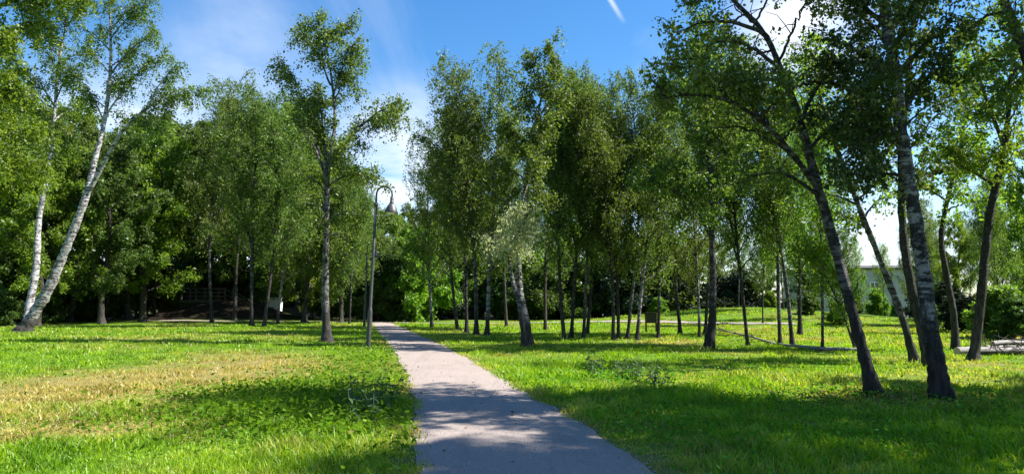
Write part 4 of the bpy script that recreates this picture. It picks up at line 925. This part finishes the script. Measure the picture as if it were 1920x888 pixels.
def bin_():
    x, y, z = gpt(563, 60); root = empty('litter_bin', (x, y, z)); yl = simple('yellow_paint', (.62, .50, .05), .5, 0, .15, 6)
    MB().box(-.34, .08, -.16, .16, .42, .92, .05).build('body', yl, root); MB().box(-.36, .10, -.18, .18, .92, .97, .05).build('lid', yl, root); MB().tube([(.18, 0, -.1), (.18, 0, 1.15)], .035, 8).build('post', simple('lime_post', (.42, .52, .08), .5), root); MB().box(.08, .15, -.03, .03, .6, .7).build('bracket', M['dark_metal'], root)
    tag(root, 'small yellow litter bin on a post beside the cross path', 'litter bin')
bin_()
def notice_board():
    p = on_ground(1221, 622); root = empty('notice_board', p); s = p.y / FPX; zc = at_y(1221, 596, p.y).z - p.z; w = 8 * s; h = 9 * s
    b = MB().box(-w, w, -.03, .03, zc - h, zc + h).build('panel', M['wood_dark'], root); MB().box(-w - .05, w + .05, -.10, .10, zc + h + .002, zc + h + .05).build('cap', M['wood_dark'], root)
    for sx in (-1, 1): MB().box(sx * (w + .04) - .04, sx * (w + .04) + .04, -.04, .04, -.15, zc + h - .003).build('post', M['wood_dark'], root)
    tag(root, 'dark wooden notice board on two posts among the birches', 'notice board')
notice_board()

# ------------------------------------------------------------------ fallen wood
def fallen():
    a = on_ground(1606, 660); pts = [a + Vector((.3, -.1, .06)), a + Vector((0, 0, .07)), on_ground(1540, 657) + Vector((0, 0, .08)), on_ground(1492, 653.5) + Vector((0, 0, .10)), at_y(1452, 643, 25.0), at_y(1405, 630, 27.2), at_y(1368, 622, 28.6), at_y(1335, 616, 30)]
    root = empty('fallen_birch', a); P = catmull(np.array([list(q - a) for q in pts]), 5); R = np.linspace(.075, .018, len(P))
    link('stem', np_mesh('stem', *tube_np(P, R, 8), M['bark_log'], None, True), root)
    rr = random.Random(3)
    for i in range(14):
        k = rr.randint(12, len(P) - 2); p = P[k]; d = Vector((rr.uniform(-1.3, .1), rr.uniform(-.4, .9), rr.uniform(-.3, .35))); e = Vector(p) + d * rr.uniform(.5, 1.3); lo = gz(e.x + a.x, e.y + a.y) - a.z + .02; e.z = max(e.z, lo)
        MB().tube([p, (Vector(p) + e) / 2 + Vector((0, 0, .06)), e], [.018, .012, .004], 5).build('branch', M['bark'], root, True)
    for k in (20, 27):
        p = Vector(P[k]); f = Vector((p.x + .25, p.y - .2, gz(p.x + a.x, p.y + a.y) - a.z - .03)); MB().tube([p, f], [.022, .014], 5).build('branch', M['bark'], root, True)
    tag(root, 'slender fallen birch stem lying across the grass under the slim birches', 'fallen tree')
fallen()
M['cut_wood'] = simple('cut_wood', (.48, .36, .22), .8, 0, .25, 20)
def log(a, b, r0, r1, label):
    a, b = Vector(a), Vector(b); root = empty('felled_log', a); P = np.array([list((b - a) * t + Vector((0, 0, .02 * math.sin(t * 7)))) for t in np.linspace(0, 1, 8)]); R = np.linspace(r0, r1, 8)
    V, F = tube_np(P, R, 12); link('bark', np_mesh('bark', V, F, M['bark_log'], None, True), root)
    for e, rng_ in (('cut_end', range(12)), ('cut_end', range(len(V) - 12, len(V)))):
        vs = [tuple(V[i]) for i in rng_]; MB().poly(vs).build(e, M['cut_wood'], root)
    tag(root, label, 'log')
pA, pB = on_ground(1795, 667), on_ground(1935, 664)
log(pA + Vector((0, 0, .13)), pB + Vector((0, 0, .13)), .13, .10, 'long pale birch log lying at the right meadow edge')
log(on_ground(1850, 662) + Vector((0, 0, .12)), on_ground(1960, 658) + Vector((0, 0, .12)), .12, .08, 'second pale log lying behind the long log')
log(on_ground(1862, 664.5) + Vector((0, 0, .33)), on_ground(1950, 659) + Vector((0, 0, .33)), .08, .06, 'thin log resting on top of the two pale logs')
def brush():
    r = random.Random(12); mb = MB()
    for i in range(90):
        p = on_ground(r.uniform(1850, 1960), r.uniform(656, 668)); d = Vector((r.uniform(-1, 1), r.uniform(-.4, .4), r.uniform(.02, .45))); p.z += r.uniform(0, .2)
        mb.tube([p, p + d * .5 + Vector((0, 0, .05)), p + d], [.014, .010, .003], 4)
    tag(mb.build('brushwood', M['twig']), 'heap of dry brushwood over the logs at the right meadow edge', 'brushwood', kind='stuff')
brush()

# ------------------------------------------------------------------ grey house, hut, low wall
M['render'] = simple('grey_render', (.40, .365, .37), .9, 0, .10, 1.2); M['white_trim'] = simple('white_trim', (.75, .75, .74), .6, 0, .05); M['roof'] = simple('dark_roof', (.075, .07, .075), .8, 0, .25, 5)
def glass_mat():
    m, nt, out = mat('window_glass'); b = N(nt, 'ShaderNodeBsdfPrincipled'); b.inputs['Base Color'].default_value = (.02, .028, .035, 1); b.inputs['Roughness'].default_value = .06; nt.links.new(b.outputs[0], out.inputs[0]); return m
M['glass'] = glass_mat()
def house():
    Y0 = 80; base = at_y(1650, 600, Y0); z0 = gz(base.x, Y0); root = empty('grey_house', (base.x, Y0, z0)); H = at_y(1650, 505, Y0).z - z0; W0, W1 = -8.5, 7.5; D = 9
    root.rotation_euler = (0, 0, -.12)
    MB().box(W0, W1, 0, D, -.3, H).build('wall', M['render'], root)
    rf = MB().box(W0 - .35, W1 + .35, -.4, D + .4, H + .002, H + .22).add([(W0 - .3, -.35, H + .222), (W1 + .3, -.35, H + .222), (W1 + .3, D + .35, H + .222), (W0 - .3, D + .35, H + .222), (W0 + 3, D / 2, H + .75), (W1 - 3, D / 2, H + .75)], [(0, 1, 5, 4), (1, 2, 5), (2, 3, 4, 5), (3, 0, 4)]).build('roof', M['roof'], root)
    MB().box(-4.4, -3.6, D / 2 - .4, D / 2 + .4, H + .3, H + 1.25).build('chimney', M['render'], rf)
    MB().tube([(1.55, -.06, .1), (1.55, -.06, H)], .05, 8).build('downpipe', M['roof'], root)
    def win(x, z, w, h):
        f = MB(); t = .09
        for q in ((x - w, x - w + t, z, z + h), (x + w - t, x + w, z, z + h), (x - w + t, x + w - t, z, z + t), (x - w + t, x + w - t, z + h - t, z + h), (x - t / 2, x + t / 2, z + t, z + h - t)): f.box(q[0], q[1], -.05, -.003, q[2], q[3])
        o = f.build('window', M['white_trim'], root); MB().box(x - w + .02, x + w - .02, -.02, -.004, z + .02, z + h - .02).build('pane', M['glass'], o); MB().box(x - w - .1, x + w + .1, -.16, -.004, z - .1, z - .003).build('sill', M['white_trim'], o)
    for x in (-7, -4.9, -2.7, -.4, 3.6, 5.9): win(x, H * .56, .55, 1.35)
    for x in (-7, -4.9, -2.7, 3.6, 5.9): win(x, H * .14, .55, 1.3)
    ar = MB(); n = 14; R0, R1 = 1.15, 1.0; cx, cz = -.2, H * .24
    ring = [(cx + R * math.cos(a), cz + R * math.sin(a)) for R in (R0, R1) for a in np.linspace(0, math.pi, n)]
    vs = [(x, -.12, z) for x, z in ring]; ar.add(vs, [(i, i + 1, n + i + 1, n + i) for i in range(n - 1)]); ar.add([(x, -.004, z) for x, z in ring[:n]] + [(x, -.12, z) for x, z in ring[:n]], [(i, i + 1, n + i + 1, n + i) for i in range(n - 1)])
    for s in (-1, 1): ar.box(cx + s * 1.075 - .075, cx + s * 1.075 + .075, -.12, -.004, .05, cz)
    o = ar.build('arched_doorway', M['white_trim'], root)
    MB().poly([(cx + 1.0 * math.cos(a), -.02, cz + 1.0 * math.sin(a)) for a in np.linspace(0, math.pi, n)] + [(cx - 1.0, -.02, .05), (cx + 1.0, -.02, .05)]).build('pane', M['glass'], o)
    tag(root, 'grey rendered two storey house with arched doorway behind the trees', 'house')
house()
def hut():
    Y0 = 70; b = at_y(1447, 600, Y0); z0 = gz(b.x, Y0); root = empty('garden_hut', (b.x, Y0, z0)); root.rotation_euler = (0, 0, .3); zt = at_y(1447, 574, Y0).z - z0; zr = at_y(1447, 565, Y0).z - z0; w = .95
    MB().box(-w, w, -w, w, -.2, zt).build('wall', simple('ochre_boards', (.52, .31, .10), .7, 0, .2, 8), root)
    e = w + .3; MB().add([(-e, -e, zt + .003), (e, -e, zt + .003), (e, e, zt + .003), (-e, e, zt + .003), (0, 0, zr + .3)], [(0, 1, 4), (1, 2, 4), (2, 3, 4), (3, 0, 4), (3, 2, 1, 0)]).build('roof', simple('pale_roof_sheet', (.48, .46, .44), .6, 0, .15, 5), root)
    d = MB().box(-.35, .35, -w - .03, -w - .003, 0, zt * .75).build('door', simple('brown_door', (.22, .12, .05), .6), root); MB().box(.24, .28, -w - .06, -w - .032, .7, .85).build('handle', M['dark_metal'], d)
    tag(root, 'small ochre hut with a pale pointed roof beyond the grassy bank', 'hut')
hut()
def wall():
    a, b = Vector(gpt(1545, 69)), Vector(gpt(1630, 66)); root = empty('low_wall', a); d = b - a; root.rotation_euler = (0, 0, math.atan2(d.y, d.x)); n = 5; L = d.length / n; con = simple('concrete', (.34, .34, .33), .9, 0, .15, 4)
    for i in range(n): MB().box(i * L + .01, (i + 1) * L - .01, -.12, .12, -.2, .75).build('panel', con, root)
    MB().box(-.05, n * L + .05, -.17, .17, .753, .83).build('coping', con, root)
    tag(root, 'low pale concrete wall in front of the grey house', 'wall')
wall()
